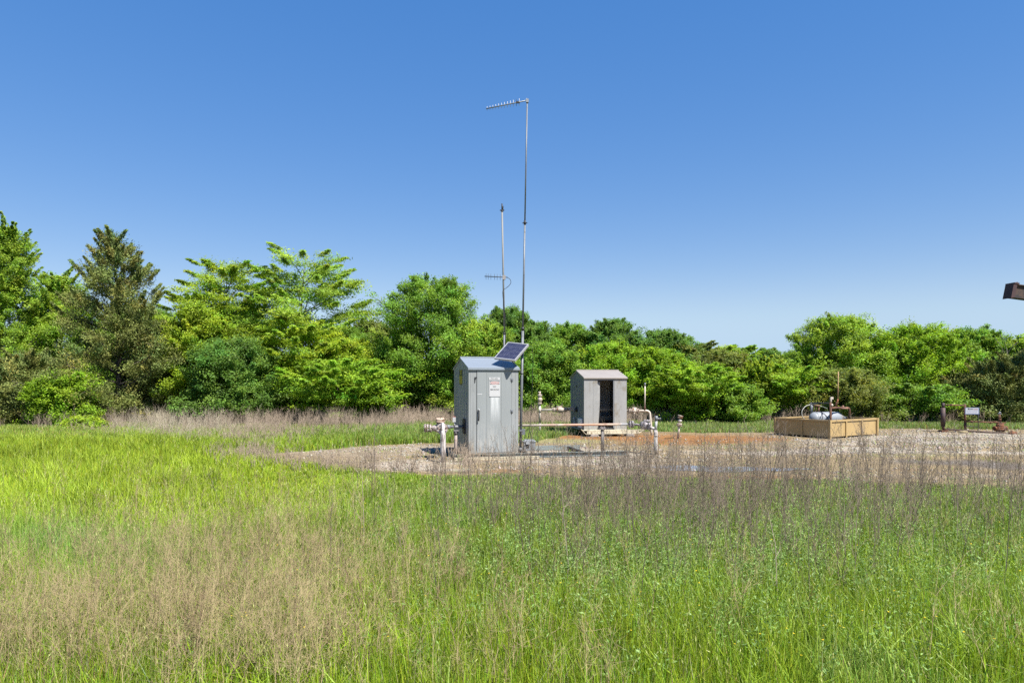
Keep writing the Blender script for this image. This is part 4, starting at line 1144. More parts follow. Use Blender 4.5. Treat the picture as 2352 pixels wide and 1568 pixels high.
    m = MB(); m.box(BX, BA, (-.014, w + .014), (-.014, dd + .014), (hh * .8, hh * .9)); m.box(BX, BA, (.02, w - .02), (.02, dd - .02), (hh * .9, hh)); part('lid', m, GB, bx, .006)
    m = MB(); m.box(BX, BA, (.05, .13), (-.03, -.002), (hh * .62, hh * .82)); part('latch', m, paint('pale_grey_plastic', (.55, .57, .58), .5), bx)
    m = MB(); m.box(BX, BA, (.052, .125), (-.012, 0.006), (hh * .3, hh * .6)); part('vent', m, DARK, bx)

    # --- pipe run at the cabinet's left end
    wall = FL + v * .36 + z * .60; wall = wall - u * .06
    V = Vector((-1.60, 15.25, .67)); rise = Vector((-1.455, 14.42, 0))
    lp = thing('valve_riser', 'white wrapped riser pipe with rusty flanged valve left of the near cabinet', 'valve', rise)
    m = MB(); m.tube([rise + Vector((0, 0, -.05)), rise + Vector((.0, 0, .25)), rise + Vector((0, 0, .58)), rise + Vector((0, 0, .63)), rise + Vector((0, 0, .67))], [.056, .056, .058, .050, .036], 14, jit=.06); part('riser', m, WRAP, lp)
    fl = V + Vector((.06, -.20, .0))
    m = MB(); m.tube(spline([rise + Vector((0, 0, .63)), rise + Vector((0, .03, .72)), rise + Vector((-.03, .22, .80)), fl + Vector((0, -.06, .03)), fl], 5), .034, 12); part('elbow', m, paint('white_elbow', (.84, .78, .72), .6, 0, .1, 5, (.35, .22, .15), .3, 6), lp)
    m = MB(); m.disc(fl, (0.05, -1, .0), .125, .035, 18, 8, .014); m.disc(fl + Vector((0, .055, 0)), (.05, -1, 0), .125, .035, 18, 8, .014); part('flange', m, PINKR, lp)
    m = MB(); m.tube([V + Vector((.05, -.16, 0)), V + Vector((.02, -.05, 0)), V + Vector((-.02, .05, 0)), V + Vector((-.05, .12, 0))], [.07, .115, .115, .06], 14)
    m.tube([V + Vector((0, -.02, .05)), V + Vector((0, -.02, .14))], .07, 12)
    m.tube([V + Vector((.0, 0, 0)), V + Vector((-.20, -.02, .0))], [.10, .055], 12); part('valve_body', m, PINKR, lp)
    m = MB(); m.disc(V + Vector((0, -.02, .145)), (0, 0, 1), .105, .03, 14, 8, .013); m.disc(V + Vector((0, -.02, .19)), (0, 0, 1), .095, .05, 14, 8, .013); part('bonnet', m, paint('faded_orange_cap', (.90, .66, .50), .7, 0, .2, 8, (.30, .16, .10), .4, 9), lp)
    m = MB()
    for q in (-.22, -.285, -.335): m.disc(V + Vector((q, -.02, 0)), (1, .1, 0), .095, .028, 16, 8, .013)
    part('end_flange', m, PINKR, lp)
    m = MB(); m.tube([V + Vector((.05, .02, .02)), wall + Vector((-.30, -.1, 0))], .033, 12); part('outlet_pipe', m, CREAM, lp)
    m = MB(); m.tube([wall + Vector((-.30, -.1, 0)), wall + u * .06], .033, 12); m.disc(wall + Vector((-.30, -.1, 0)), u, .05, .07, 12); part('inlet_pipe', m, paint('dark_grey_pipe', (.34, .35, .37), .6), lp)  # inlet length is a darker grey than the outlet
    # stand with gauge
    st = Vector(((1047 - HX) / F * 15.35, 15.35, 0)); zt = .60
    g = thing('pipe_stand', 'pinkish post with saddle plate and white gauge box propping the pipe beside the cabinet', 'pipe stand', st)
    m = MB(); m.tube([st, st + Vector((0, 0, .53))], .033, 12); part('post', m, paint('pinkish_post', (.52, .42, .38), .7, 0, .12, 4, (.35, .22, .15), .35, 6), g)
    m = MB(); m.box(st, AX, (-.045, .075), (-.06, .06), (zt, zt + .014)); m.tube([st + Vector((0, 0, .53)), st + Vector((0, 0, zt))], .05, 10); part('saddle', m, MAUVE, g)
    m = MB(); m.tube([st + Vector((-.03, .03, zt + .1)), st + Vector((-.035, .03, .82))], .014, 8); m.box(st, AX, (-.07, -.005), (0, .06), (.80, .91)); gb = part('gauge_box', m, WHITE, g)
    m = MB(); m.box(st, AX, (-.068, -.007), (.002, .058), (.91, .925)); part('gauge_cap', m, paint('red_cap', (.45, .08, .06), .5), gb)

    # --- long pipe to the right with rusty stretch
    p0 = Vector((-.16, 16.30, .66)); p1 = P(1444, 974, 16.3)
    lf = thing('flow_pipe', 'long level pipe, cream fading to orange rust, running right from the near cabinet', 'pipe', p0)

    def rusty(nt, tc, col):
        sp_ = N(nt, 'ShaderNodeSeparateXYZ'); nt.links.new(tc.outputs['Object'], sp_.inputs[0])
        nz = N(nt, 'ShaderNodeTexNoise', Scale=4.0, Detail=5.0); nt.links.new(tc.outputs['Object'], nz.inputs['Vector'])
        ad = N(nt, 'ShaderNodeMath', operation='MULTIPLY_ADD'); nt.links.new(nz.outputs[0], ad.inputs[0]); ad.inputs[1].default_value = .9; nt.links.new(sp_.outputs[0], ad.inputs[2])
        f = ramp(nt, ad.outputs[0], [(0, (0, 0, 0))])  # placeholder, remapped below
        mr = N(nt, 'ShaderNodeMapRange'); mr.inputs[1].default_value = 0; mr.inputs[2].default_value = 3.4; nt.links.new(ad.outputs[0], mr.inputs[0])
        f = ramp(nt, mr.outputs[0], [(.0, (.05, .05, .05)), (.40, (.05, .05, .05)), (.45, (.5, .5, .5)), (.50, (.05, .05, .05)), (.58, (.75, .75, .75)), (.78, (.85, .85, .85)), (.90, (.2, .2, .2))])
        g2 = ramp(nt, mr.outputs[0], [(.90, (0, 0, 0)), (.96, (1, 1, 1))])
        return mixc(nt, g2, mixc(nt, f, col, (.36, .15, .075)), (.26, .26, .265))
    m = MB(); m.tube([p0, p1], .0285, 14); part('pipe', m, paint('cream_to_rust', (.90, .80, .66), .55, 0, .1, 4, None, 0, 5, (1, 1, 1), .1, rusty), lf)
    m = MB()
    for q in (0.0, .055): m.disc(p1 + Vector((.03 + q, -.01, 0)), (1, 0, 0), .085, .032, 16, 8, .013)
    part('flange', m, MAUVE, lf)
    q0 = p1 + Vector((.10, 0, 0)); q1 = P(1474, 976, 16.25)
    m = MB(); m.tube([q0, q1], .03, 10); m.disc(q1, (1, -.1, -.05), .095, .036, 18, 8, .014)
    m.tube([q1, P(1483, 977, 16.2), P(1491, 979, 16.15)], [.085, .105, .07], 12); m.tube([P(1483, 977, 16.2), P(1483, 966, 16.2)], .06, 10); m.disc(P(1491, 979, 16.1), (1, -.15, -.1), .095, .036, 16, 8, .014); m.disc(P(1486, 966, 16.2), (0, 0, 1), .075, .025, 12, 6, .012); part('valve_body', m, MAUVE, lf)
    m = MB(); e0 = P(1492, 981, 16.1); e1 = P(1503, 985, 16.05); m.tube(spline([e0, e1, P(1507, 992, 16.0), P(1507, 1005, 16.0)], 5), .036, 12); m.tube([P(1507, 1000, 16.0), Vector((P(1507, 1000, 16.0).x, 16.0, -.05))], .036, 12); part('down_bend', m, paint('white_bend', (.80, .75, .70), .6, 0, .12, 5, (.34, .2, .13), .35, 7), lf)
    # T stand
    s2 = Vector(((1384 - HX) / F * 16.3, 16.3, 0))
    g = thing('pipe_stand', 'weathered grey post with flat saddle propping the long rusty pipe', 'pipe stand', s2)
    m = MB(); m.tube([s2, s2 + Vector((0, 0, .57))], .040, 12, jit=.05); part('post', m, paint('weathered_post', (.33, .30, .28), .8, 0, .2, 4, (.16, .13, .11), .4, 5, (4, 4, .6)), g)
    m = MB(); m.box(s2, AX, (-.085, .085), (-.06, .06), (.57, .60)); m.box(s2, AX, (-.06, .06), (-.05, .05), (.60, .632)); part('saddle', m, MAUVE, g)
    # grey post with tap
    s3 = Vector(((1504 - HX) / F * 15.9, 15.9, 0))
    g = thing('vent_post', 'grey upright pipe with small tap on top at the right end of the long pipe', 'pipe', s3)
    lean = Vector((.035, 0, 0))
    m = MB(); m.tube([s3, s3 + lean * .5 + Vector((0, 0, .46))], .036, 12); part('lower_pipe', m, paint('chalky_grey', (.50, .50, .48), .6, 0, .1, 4, (.36, .33, .3), .35, 6), g)
    m = MB(); m.tube([s3 + lean * .5 + Vector((0, 0, .43)), s3 + lean * .5 + Vector((0, 0, .58))], .041, 12); m.disc(s3 + lean * .5 + Vector((0, 0, .46)), (0, 0, 1), .046, .02, 12); part('sleeve', m, WRAP, g)
    m = MB(); m.tube([s3 + lean * .5 + Vector((0, 0, .56)), s3 + lean + Vector((0, 0, .80))], .031, 12); part('upper_pipe', m, paint('pale_grey_pipe', (.60, .61, .58), .6), g)
    m = MB(); c = s3 + lean + Vector((0, 0, .80)); m.tube([c, c + Vector((0, 0, .11))], .037, 12); m.tube([c + Vector((0, 0, .05)), c + Vector((.07, -.02, .045))], .017, 8); m.ball(c + Vector((.085, -.02, .05)), .022, 8); part('tap', m, GALV, g)

    # --- far shed
    u, v, z = rot2(10)
    FL = Vector((2.255, 21.45, .20)); W, D, HE, HR = 1.40, 1.62, 1.62, 1.83
    A = (u, v, z)
    t = thing('equipment_shed', 'far grey metal shed with open doorway and taupe roof', 'shed', FL)
    SH = paint('weathered_zinc', (.52, .52, .50), .55, .1, .10, 1.6, (.40, .36, .29), .22, 2.2, (1.5, 1.5, .8), .1, grime)
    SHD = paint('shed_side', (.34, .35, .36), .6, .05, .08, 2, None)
    m = MB()
    th = .02
    m.prism([(0, 0), (D, 0), (D, HE), (D / 2, HR), (0, HE)], FL, (v, z, u), W - th, W); part('side_wall', m, SHD, t)
    m = MB(); m.prism([(0, 0), (D, 0), (D, HE), (D / 2, HR), (0, HE)], FL, (v, z, u), 0, th)
    for q in (.14, .30, .48, .66, .84): m.box(FL, A, (-.008, 0), (D * q, D * q + .014), (.02, HE))
    part('side_wall', m, SHD, t)
    m = MB(); m.box(FL, A, (th, W - th), (D - th, D), (0, HE)); part('back_wall', m, paint('inner_zinc', (.95, .95, .93), .6, 0, .12, 2), t)
    m = MB(); m.box(FL, A, (th, W - th), (.03, D - th), (.0, .012)); m.box(FL, A, (.44, .98), (-.01, .03), (-.02, .07)); part('floor_plate', m, DARK, t)
    m = MB(); m.box(FL, A, (.0, .437), (-.03, -.006), (0.0, HE - .01)); m.box(FL, A, (.30, .306), (-.034, -.03), (.02, HE - .05)); part('front_panel', m, SH, t)
    m = MB(); m.box(FL, A, (.995, W), (-.03, -.006), (0.0, HE - .01)); part('front_panel', m, SH, t)
    m = MB(); m.box(FL, A, (.437, .995), (-.024, -.006), (HE - .07, HE - .01)); part('door_header', m, SHD, t)
    m = MB(); m.box(FL, A, (.955, .985), (-.045, -.008), (.05, HE - .08)); part('door_edge', m, SHD, t)
    m = MB()
    vs = []
    for i in range(9):
        f = i / 8; zz = .06 + (HE - .18) * f
        x1 = .565 - .075 * (1 - f) + .015 * math.sin(5 * f)
        for (a, bb) in ((.44, .015), (x1, .06 + .02 * math.sin(7 * f)), (x1, .075 + .02 * math.sin(7 * f)), (.44, .03)): vs.append(FL + u * a + v * bb + z * zz)
    m.add(vs, [(i * 4 + k, i * 4 + (k + 1) % 4, i * 4 + 4 + (k + 1) % 4, i * 4 + 4 + k) for i in range(8) for k in range(4)]); part('bent_door', m, SH, t)
    m = MB()
    for s1 in (1, 0):
        pr = [(-.07, HE - .02), (D / 2, HR + .006), (D / 2, HR + .05), (-.07, HE + .025)]
        if s1 == 0: pr = [(D - a, c) for a, c in pr]
        m.prism(pr, FL, (v, z, u), -.02, W + .02)
    m.box(FL, A, (-.02, W + .02), (D / 2 - .02, D / 2 + .02), (HR + .045, HR + .075)); part('roof', m, paint('taupe_roof', (.50, .445, .40), .6, .1, .08, 3, None), t, .004)
    m = MB(); m.tube([FL + u * .05 + v * .8 + z * .60, FL + u * (W - .05) + v * .8 + z * .60], .055, 12); m.tube([FL + u * .05 + v * 1.1 + z * .30, FL + u * (W - .05) + v * 1.1 + z * .30], .10, 12); m.tube([FL + u * .80 + v * .9 + z * .01, FL + u * .80 + v * .9 + z * .9], .03, 8); part('inner_pipe', m, CREAM, t)
    m = MB(); m.disc(FL + v * .80 - u * .012 + z * .62, u, .10, .02, 14); m.tube([FL + v * .8 - u * .06 + z * .60, FL + v * .8 + z * .60], .06, 12); part('wall_fitting', m, DARK, t)
    m = MB(); m.disc(FL + v * .80 - u * .010 + z * 1.36, u, .04, .012, 10); part('wall_hole', m, BLACK, t)
    m = MB(); m.box(FL, A, (-.06, -.008), (.12, .50), (.05, .34)); part('white_box', m, paint('bright_white_box', (1.4, 1.4, 1.4), .5, 0, .02), t, .006)
    m = MB(); m.tube([FL + v * .95 - u * .03 + z * .05, FL + v * .95 - u * .03 + z * .30], .018, 8); m.ball(FL + v * .95 - u * .06 + z * .30, .045, 8); m.tube([FL + v * 1.1 - u * .03 + z * .05, FL + v * 1.1 - u * .03 + z * .30], .022, 8); part('meter', m, WHITE, t)
    # its skid and blocks
    fs = thing('shed_skid', 'cream steel skid with turned up ends beneath the far shed', 'skid', FL - z * .2)
    for nm, bb in (('front_beam', -.30), ('back_beam', D - .1)):
        o = FL + v * bb - z * .2; m = MB(); m.prism([(.0, .08), (1.72, .08), (1.95, .21), (1.93, .215), (1.66, .095), (-.0, .095), (-.12, .235), (-.14, .225)], o - u * .02, (u, z, v), 0, .08)
        m.box(o, A, (.02, 1.70), (.0, .012), (.095, .185)); m.box(o, A, (-.12, 1.9), (0, .09), (.19, .205)); part(nm, m, SKC, fs)
    m = MB(); m.box(FL - z * .2, A, (-.02, W), (-.20, D), (.185, .2)); part('deck', m, SKC, fs)
    for q in (.25, 1.42):
        o = FL + u * q - v * .33 - z * .2; c = thing('concrete_block', 'pale concrete block under the %s end of the far shed skid' % ('left' if q < 1 else 'right'), 'block', o, 'blocks under the shed skid')
        m = MB(); m.prism([(-.14, 0), (.16, 0), (.10, .078), (-.10, .078)], o, (u, z, v), -.02, .28); part('block', m, paint('concrete', (.55, .48, .42), .9, 0, .15, 8), c, .01)

    # --- piping on the shed's left
    Yl = 22.35; r0 = Vector(((1240 - HX) / F * Yl, Yl, 0)); zp = .785
    g = thing('pipe_riser', 'cream riser with stacked rusty flanges and valve left of the far shed', 'pipe', r0)
    m = MB(); m.tube([r0, r0 + Vector((0, 0, .36))], .030, 12); part('lower_pipe', m, paint('grey_lower_pipe', (.52, .47, .42), .6, 0, .1, 4), g)
    m = MB(); m.tube([r0 + Vector((0, 0, .36)), r0 + Vector((0, 0, .97))], .036, 12); m.tube([r0 + Vector((0, 0, .70)), r0 + Vector((0, 0, .86))], .045, 12); part('riser', m, CREAM, g)
    m = MB(); m.tube([r0 + Vector((0, 0, .95)), r0 + Vector((0, 0, 1.34))], .03, 10)
    for zz, rr in ((.985, .075), (1.015, .075), (1.245, .075), (1.275, .075)): m.disc(r0 + Vector((0, 0, zz)), (0, 0, 1), rr, .02, 14, 8, .009)
    m.tube([r0 + Vector((0, 0, 1.05)), r0 + Vector((0, 0, 1.09)), r0 + Vector((0, 0, 1.17)), r0 + Vector((0, 0, 1.21))], [.04, .075, .075, .04], 12); part('check_valve', m, CREAMR, g)
    m = MB(); m.tube([r0 + Vector((0, 0, 1.28)), r0 + Vector((0.01, 0, 1.39))], .02, 8); m.tube([r0 + Vector((.01, 0, 1.37)), r0 + Vector((-.06, 0, 1.365))], .014, 8); part('nozzle', m, CREAM, g)
    we = FL + v * .80 - u * .06 + z * .60
    hp_ = r0 + Vector((0, 0, zp)); dv = we - hp_
    m = MB(); m.tube([hp_, we], .033, 12); part('cross_pipe', m, CREAM, g)
    m = MB(); m.tube([hp_ + dv * .20, hp_ + dv * .20 + Vector((0, 0, .12))], .01, 6); m.ball(hp_ + dv * .20 + Vector((0, 0, .13)), .026, 8); part('gauge', m, RUST, g)
    m = MB()
    for f in (.37, .41, .70, .74, .97): m.disc(hp_ + dv * f, dv, .072, .02, 14, 8, .009)
    m.tube([hp_ + dv * .42, hp_ + dv * .50, hp_ + dv * .62, hp_ + dv * .70], [.05, .082, .082, .05], 12); m.tube([hp_ + dv * .55 + Vector((-.09, 0, .085)), hp_ + dv * .55 + Vector((.09, 0, .095))], .03, 10); m.tube([hp_ + dv * .56 + Vector((0, -.03, -.05)), hp_ + dv * .56 + Vector((0, -.03, -.10))], .025, 8); m.tube([hp_ + dv * .80 + Vector((0, 0, .05)), hp_ + dv * .96 + Vector((0, 0, .075))], .032, 10); part('valve_body', m, CREAMR, g)

    # --- piping on the shed's right
    Yr = 21.95; e = P(1493, 943, Yr); wl = P(1436, 943, 22.1)
    g = thing('pipe_bend', 'cream pipe with valve and elbow turning down right of the far shed', 'pipe', (e.x, e.y, 0))
    m = MB(); m.tube([wl, e - Vector((.12, 0, 0))] + arc(e - Vector((.12, 0, .12)), (0, 0, 1), (1, 0, 0), .12, 6)[1:] + [P(1496, 985, Yr - .05), Vector((P(1497, 985, Yr - .1).x, Yr - .1, -.05))], .037, 14); part('bend', m, CREAM, g)
    m = MB()
    for px in (1445, 1448, 1463, 1466): m.disc(P(px, 943, 22), (1, 0, 0), .078, .022, 14, 8, .009)
    m.tube([P(1449, 943, 22), P(1453, 943, 22), P(1459, 943, 22), P(1462, 943, 22)], [.05, .088, .088, .05], 12); m.tube([P(1451, 937, 22), P(1462, 937.5, 22)], .03, 8); m.ball(P(1457, 949.5, 21.9), .028, 8); part('valve_body', m, CREAMR, g)
    b_ = P(1481, 941, Yr)
    g2 = thing('vent_pipe', 'thin upright cream vent pipe rising from the bend right of the far shed', 'pipe', b_)
    m = MB(); m.tube([b_, P(1481.5, 881, Yr)], .021, 10); part('stack', m, CREAM, g2)
    m = MB(); m.tube([P(1481.5, 886, Yr), P(1481.5, 879, Yr)], .026, 10); part('cap', m, GALV, g2)
    m = MB(); m.tube([b_ - Vector((0, 0, .02)), b_ + Vector((0, 0, .12))], .028, 10); part('nipple', m, RUST, g2)

    # --- lone riser
    l0 = Vector(((1557 - HX) / F * 20.5, 20.5, 0)); l1 = P(1563, 953, 20.5)
    g = thing('capped_riser', 'lone short riser with rusty capped flanges standing in orange dirt', 'pipe', l0)
    q = lambda f: l0.lerp(l1, f)
    m = MB(); m.tube([q(.1), q(.58)], .030, 12); part('pipe', m, CREAM, g)
    m = MB(); m.tube([q(-.02), q(.14)], .034, 10); part('foot', m, RUST, g)
    ax = (l1 - l0)
    m = MB(); m.disc(q(.56), ax, .078, .026, 14, 8, .01); m.disc(q(.62), ax, .078, .026, 14, 8, .01); m.disc(q(.90), ax, .075, .026, 14, 8, .01); m.disc(q(.97), ax + Vector((.12, 0, 0)), .078, .03, 14, 0); m.tube([q(.62), q(.9)], .03, 10); part('flange', m, CREAMR, g)
    m = MB(); m.ball(q(.755), .062, 12, (1.05, 1, .75)); part('valve_ball', m, paint('white_ball', (.72, .68, .62), .5), g)
    rd = thing('rod', 'thin dark rod lying on the orange dirt beside the lone riser', 'rod', (4.75, 20.55, .02))
    m = MB(); m.tube([P(1526, 1007, 20.5), P(1542, 1009, 20.4), P(1555, 1011, 20.2)], .014, 6); part('bar', m, DARK, rd)

    # --- tan containment box
    K = Vector((9.48, 20.35, 0)); e1 = Vector((.846, .533, 0)); e2 = Vector((-.533, .846, 0)); L1, L2, hb = 2.50, 1.90, .56
    t = thing('containment_box', 'open top tan steel box with ribbed panels around the tank', 'containment box', K)
    TAN = paint('tan_paint', (.70, .49, .215), .55, 0, .05, 2, (.60, .42, .20), .25, 3)
    A = (e1, e2, AX[2])

    def side(o, ax, L, npan, inward):
        m = MB(); m.box(o, ax, (0, L), (0.02, .032) if inward else (-.032, -.02), (.055, hb - .02))
        part('side_panel', m, TAN, t)
        m = MB(); m.box(o, ax, (0, L), (-.012, .055) if inward else (-.055, .012), (hb - .035, hb)); m.box(o, ax, (0, L), (-.012, 0) if inward else (0, .012), (hb - .055, hb - .035)); part('rim', m, TAN, t)
        for k in range(1, npan):
            m = MB(); c = L * k / npan; m.box(o, ax, (c - .028, c + .028), (-.014, .02) if inward else (-.02, .014), (0, hb - .055)); part('post', m, TAN, t)
    side(K, (e1, e2, AX[2]), L1, 3, True); side(K, (e2, e1, AX[2]), L2, 2, True)
    side(K + e2 * L2, (e1, e2, AX[2]), L1, 3, False); side(K + e1 * L1, (e2, e1, AX[2]), L2, 2, False)
    for a in (0, L1):
        for c in (0, L2):
            m = MB(); m.box(K + e1 * a + e2 * c, A, (-.035, .035), (-.035, .035), (0, hb + .004)); part('corner_post', m, TAN, t)
    m = MB(); m.box(K, A, (.03, L1 - .03), (.03, L2 - .03), (.05, .06)); part('floor', m, paint('dirty_tan_floor', (.30, .23, .13), .8, 0, .2, 3), t)
    # tank
    Yt = 21.75; c = P(1897, 960, Yt); d = Vector((.95, .31, 0)).normalized(); Lh = .46; rt = .205; c.z = .545
    t = thing('separator_tank', 'grey horizontal tank with dark straps lying in the tan box', 'tank', c - Vector((0, 0, .48)))
    TK = paint('tank_grey', (.44, .47, .50), .5, .05, .08, 4, (.42, .40, .38), .2, 5)
    prof = [(-Lh - .15, .0), (-Lh - .145, .05), (-Lh - .11, .12), (-Lh - .06, .17), (-Lh, rt), (Lh, rt), (Lh + .07, .165), (Lh + .12, .12)]
    m = MB(); m.tube([c + d * a for a, _ in prof], [max(.001, q_) for _, q_ in prof], 24); part('shell', m, TK, t)
    m = MB(); m.tube([c + d * (Lh + .0), c + d * (Lh + .07), c + d * (Lh + .12)], [rt + .004, .170, .125], 24); part('end_cap', m, paint('rusty_end', (.50, .44, .38), .6, 0, .2, 6, (.38, .24, .16), .5, 6), t)
    for q_, tilt in ((-.34, .10), (-.10, -.16), (-.02, .12)):
        m = MB(); pts = []
        s_ = d.cross(Vector((0, 0, 1)))
        for k in range(25):
            an = 2 * math.pi * k / 24; pts.append(c + d * (q_ + tilt * math.sin(an)) + (s_ * math.cos(an) + Vector((0, 0, 1)) * math.sin(an)) * (rt + .010))
        m.tube(pts, .012, 5, caps=False); part('strap', m, paint('navy_strap', (.05, .06, .10), .6), t)
    m = MB(); m.disc(c + d * (-Lh + .02), d, rt + .012, .02, 24); part('weld_band', m, TK, t)
    for q_ in (-.3, .3):
        m = MB(); m.box(c + d * q_, (d, d.cross(Vector((0, 0, -1))), AX[2]), (-.04, .04), (-.17, .17), (-.485, -.12)); part('saddle', m, DARK, t)
    m = MB(); m.disc(c + d * (Lh + .15), d, .08, .03, 12, 6, .01); m.disc(c + d * (Lh + .2), d, .08, .03, 12, 6, .01); m.tube([c + d * (Lh + .1), c + d * (Lh + .36)], .04, 10); part('outlet', m, GALV, t)
    tp = c + Vector((0, 0, rt))
    m = MB(); n0 = P(1863, 947, Yt); m.tube([n0 - Vector((0, 0, .05)), P(1863, 926, Yt)], .028, 8); m.tube([P(1866, 928, Yt), P(1866, 947, Yt)], .02, 8); m.box(P(1867, 926, Yt), AX, (-.09, .12), (-.04, .04), (-.02, .03)); part('gauge_column', m, GALV, t)
    m = MB(); m.tube([P(1873, 930, Yt), P(1873, 950, Yt)], .022, 8); m.disc(P(1876, 931, Yt), (0, 0, 1), .10, .035, 14); m.tube([P(1880, 932, Yt), P(1880, 947, Yt)], .03, 8); part('relief_valve', m, paint('copper_rust', (.42, .22, .13), .65, .1, .2, 8), t)
    m = MB(); m.tube(spline([P(1861, 929, Yt - .1), P(1850, 933, Yt - .15), P(1842, 944, Yt - .2), P(1843, 956, Yt - .2), P(1848, 962, Yt - .2)], 6), .012, 8); part('hose', m, paint('pale_hose', (.62, .62, .54), .6), t)
    m = MB(); m.tube(spline([P(1878, 931, Yt), P(1890, 934, Yt), P(1900, 938, Yt - .5)], 6), .014, 8); part('hose', m, paint('green_hose', (.40, .45, .30), .6), t)
    # upright and cross pipes
    ub = P(1907.5, 960, 20.62); ub.z = .06
    t = thing('pipe_rack', 'rusty upright pipe and crossing pipework standing in the tan box corner', 'pipework', ub)
    m = MB(); m.tube([ub, P(1908, 925, 20.62)], .034, 10); part('upright', m, RUST, t)
    m = MB(); m.tube([P(1908, 926, 20.62), P(1909, 912, 20.62)], .026, 10); m.box(P(1909.5, 915, 20.62), AX, (-.03, .05), (-.03, .03), (-.02, .05)); m.ball(P(1911, 930, 20.6), .04, 8); part('head', m, CREAM, t)
    m = MB(); m.tube([P(1866, 925, 21.6), P(1907, 926, 20.7)], .022, 8); part('upper_pipe', m, DARK, t)
    m = MB(); m.tube([P(1909, 937, 20.7), P(1921, 936, 21.6), P(1946, 936, 21.9)] + [P(1949.5, 937, 21.9), P(1951, 940, 21.9)] + [P(1951, 963, 21.9)], .034, 10); part('lower_pipe', m, RUST, t)
    m = MB(); m.disc(P(1936, 937.5, 21.8), (0, 0, 1), .16, .03, 14); m.tube([P(1936, 936, 21.8), P(1936, 931, 21.8)], .03, 8); part('hand_wheel', m, paint('copper_wheel', (.45, .24, .15), .65), t)
    m = MB(); m.tube([P(1921, 938, 21.6), P(1921, 924, 21.6), P(1924, 922, 21.6), P(1924.5, 916, 21.6)], [.03, .026, .026, .022], 8); part('rod_socket', m, ORUST, t)
    m = MB(); m.tube([P(1924.5, 925, 21.6), P(1925.5, 853, 21.6)], .014, 8); part('tall_rod', m, paint('orange_rod', (.62, .38, .19), .75, 0, .2, 6), t)

    # --- wellhead pipework at the right
    Yw = 23.2
    def PW(px, py): return P(px, py, Yw)
    def GW(px): return Vector(((px - HX) / F * Yw, Yw, 0))
    o = GW(2166)
    t = thing('pipe_manifold', 'rusty frame of pipes with thick dark standpipe near the wellhead', 'pipework', o)
    m = MB(); m.tube([PW(2166, 978), PW(2166, 936)], .072, 14); m.tube([PW(2166, 936), PW(2166.5, 925)], .045, 10); part('standpipe', m, paint('dark_maroon', (.085, .055, .055), .7, 0, .3, 6, (.16, .08, .06), .35, 7), t)
    m = MB(); m.tube([PW(2166, 978), PW(2168, 988)], [.06, .035], 10); m.box(GW(2166), AX, (-.10, .12), (-.1, .1), (0.0, .07)); m.ball(PW(2175, 987), .05, 8); part('foot', m, RUST, t)
    m = MB(); m.tube([PW(2167, 929.5), PW(2216, 930.5)], .026, 10); m.disc(PW(2185, 930), (1, 0, 0), .04, .06, 10); part('top_pipe', m, RUST, t)
    m = MB(); m.tube([PW(2216, 928), PW(2217, 985)], .038, 12); m.tube([PW(2217, 971), PW(2217, 986)], .046, 10); m.tube([PW(2213, 977), PW(2221, 978)], .02, 8); part('down_pipe', m, RUST, t)
    m = MB(); m.tube([PW(2216, 967.5), PW(2295, 970)], .024, 10); m.ball(PW(2232, 968), .045, 8); m.ball(PW(2275, 970), .045, 8); m.tube([PW(2281, 968.5), PW(2294, 970)], .032, 8); part('middle_pipe', m, RUST, t)
    m = MB(); m.tube([P(2169, 986, 23.2), P(2190, 986.5, 23.15), P(2245, 991, 22.9), P(2318, 996, 22.4)], .030, 10); m.ball(P(2178, 985, 23.2), .05, 8); part('ground_pipe', m, paint('brown_pipe', (.11, .062, .045), .8, 0, .25, 6), t)
    m = MB(); ce = P(2324, 995, 22.3); m.ball(ce, .07, 8); m.tube([ce - Vector((.1, 0, 0)), ce + Vector((.14, .0, .01))], .05, 8); m.tube([ce - Vector((0, 0, .09)), ce + Vector((0, 0, .10))], .035, 8); part('end_valve', m, ORUST, t)
    w0 = GW(2297)
    t = thing('wellhead', 'orange rusty squat wellhead with valve stem on top', 'wellhead', w0)
    m = MB()
    for zz, rr, hh in ((.02, .12, .06), (.10, .17, .07), (.16, .15, .05), (.22, .12, .10)): m.disc(w0 + Vector((0, 0, zz)), (0, 0, 1), rr, hh, 16, 10, .014)
    m.tube([w0 + Vector((-.24, 0, .09)), w0 + Vector((.24, -.02, .09))], .035, 10); m.disc(w0 + Vector((-.18, 0, .12)), (1, .2, .3), .085, .04, 12, 6); m.ball(w0 + Vector((.14, -.08, .15)), .07, 8); part('casing_head', m, ORUST, t)
    m = MB(); m.tube([w0 + Vector((0, 0, .25)), PW(2295.5, 952)], .035, 10); m.disc(PW(2296, 963), (0, 0, 1), .06, .03, 10); m.disc(PW(2296, 971), (0, 0, 1), .055, .04, 10); m.tube([PW(2296, 971), PW(2309, 971.5)], .02, 8); m.disc(PW(2296, 958), (0, 0, 1), .05, .03, 10); part('valve_stem', m, RUST, t)
    m = MB(); m.tube([PW(2295.5, 953), PW(2296, 945)], .02, 8); m.tube([PW(2292, 949), PW(2300, 950.5)], .018, 8); m.ball(PW(2297, 947), .03, 8); part('stuffing_box', m, GALV, t)
    # sign on its stand
    s0 = P(2247, 987, 22.95); s0.z = 0
    t = thing('lease_sign', 'white sign with blue border on a thin stand beside the wellhead', 'sign', s0)
    Ys = 22.95
    a0, a1 = P(2216.5, 951.5, Ys), P(2249.5, 935.5, Ys)
    m = MB(); m.box(Vector((a0.x, Ys, a0.z)), AX, (0, a1.x - a0.x), (0, .012), (0, a1.z - a0.z)); bd_ = part('sign_board', m, paint('blue_border', (.10, .16, .34), .5), t)
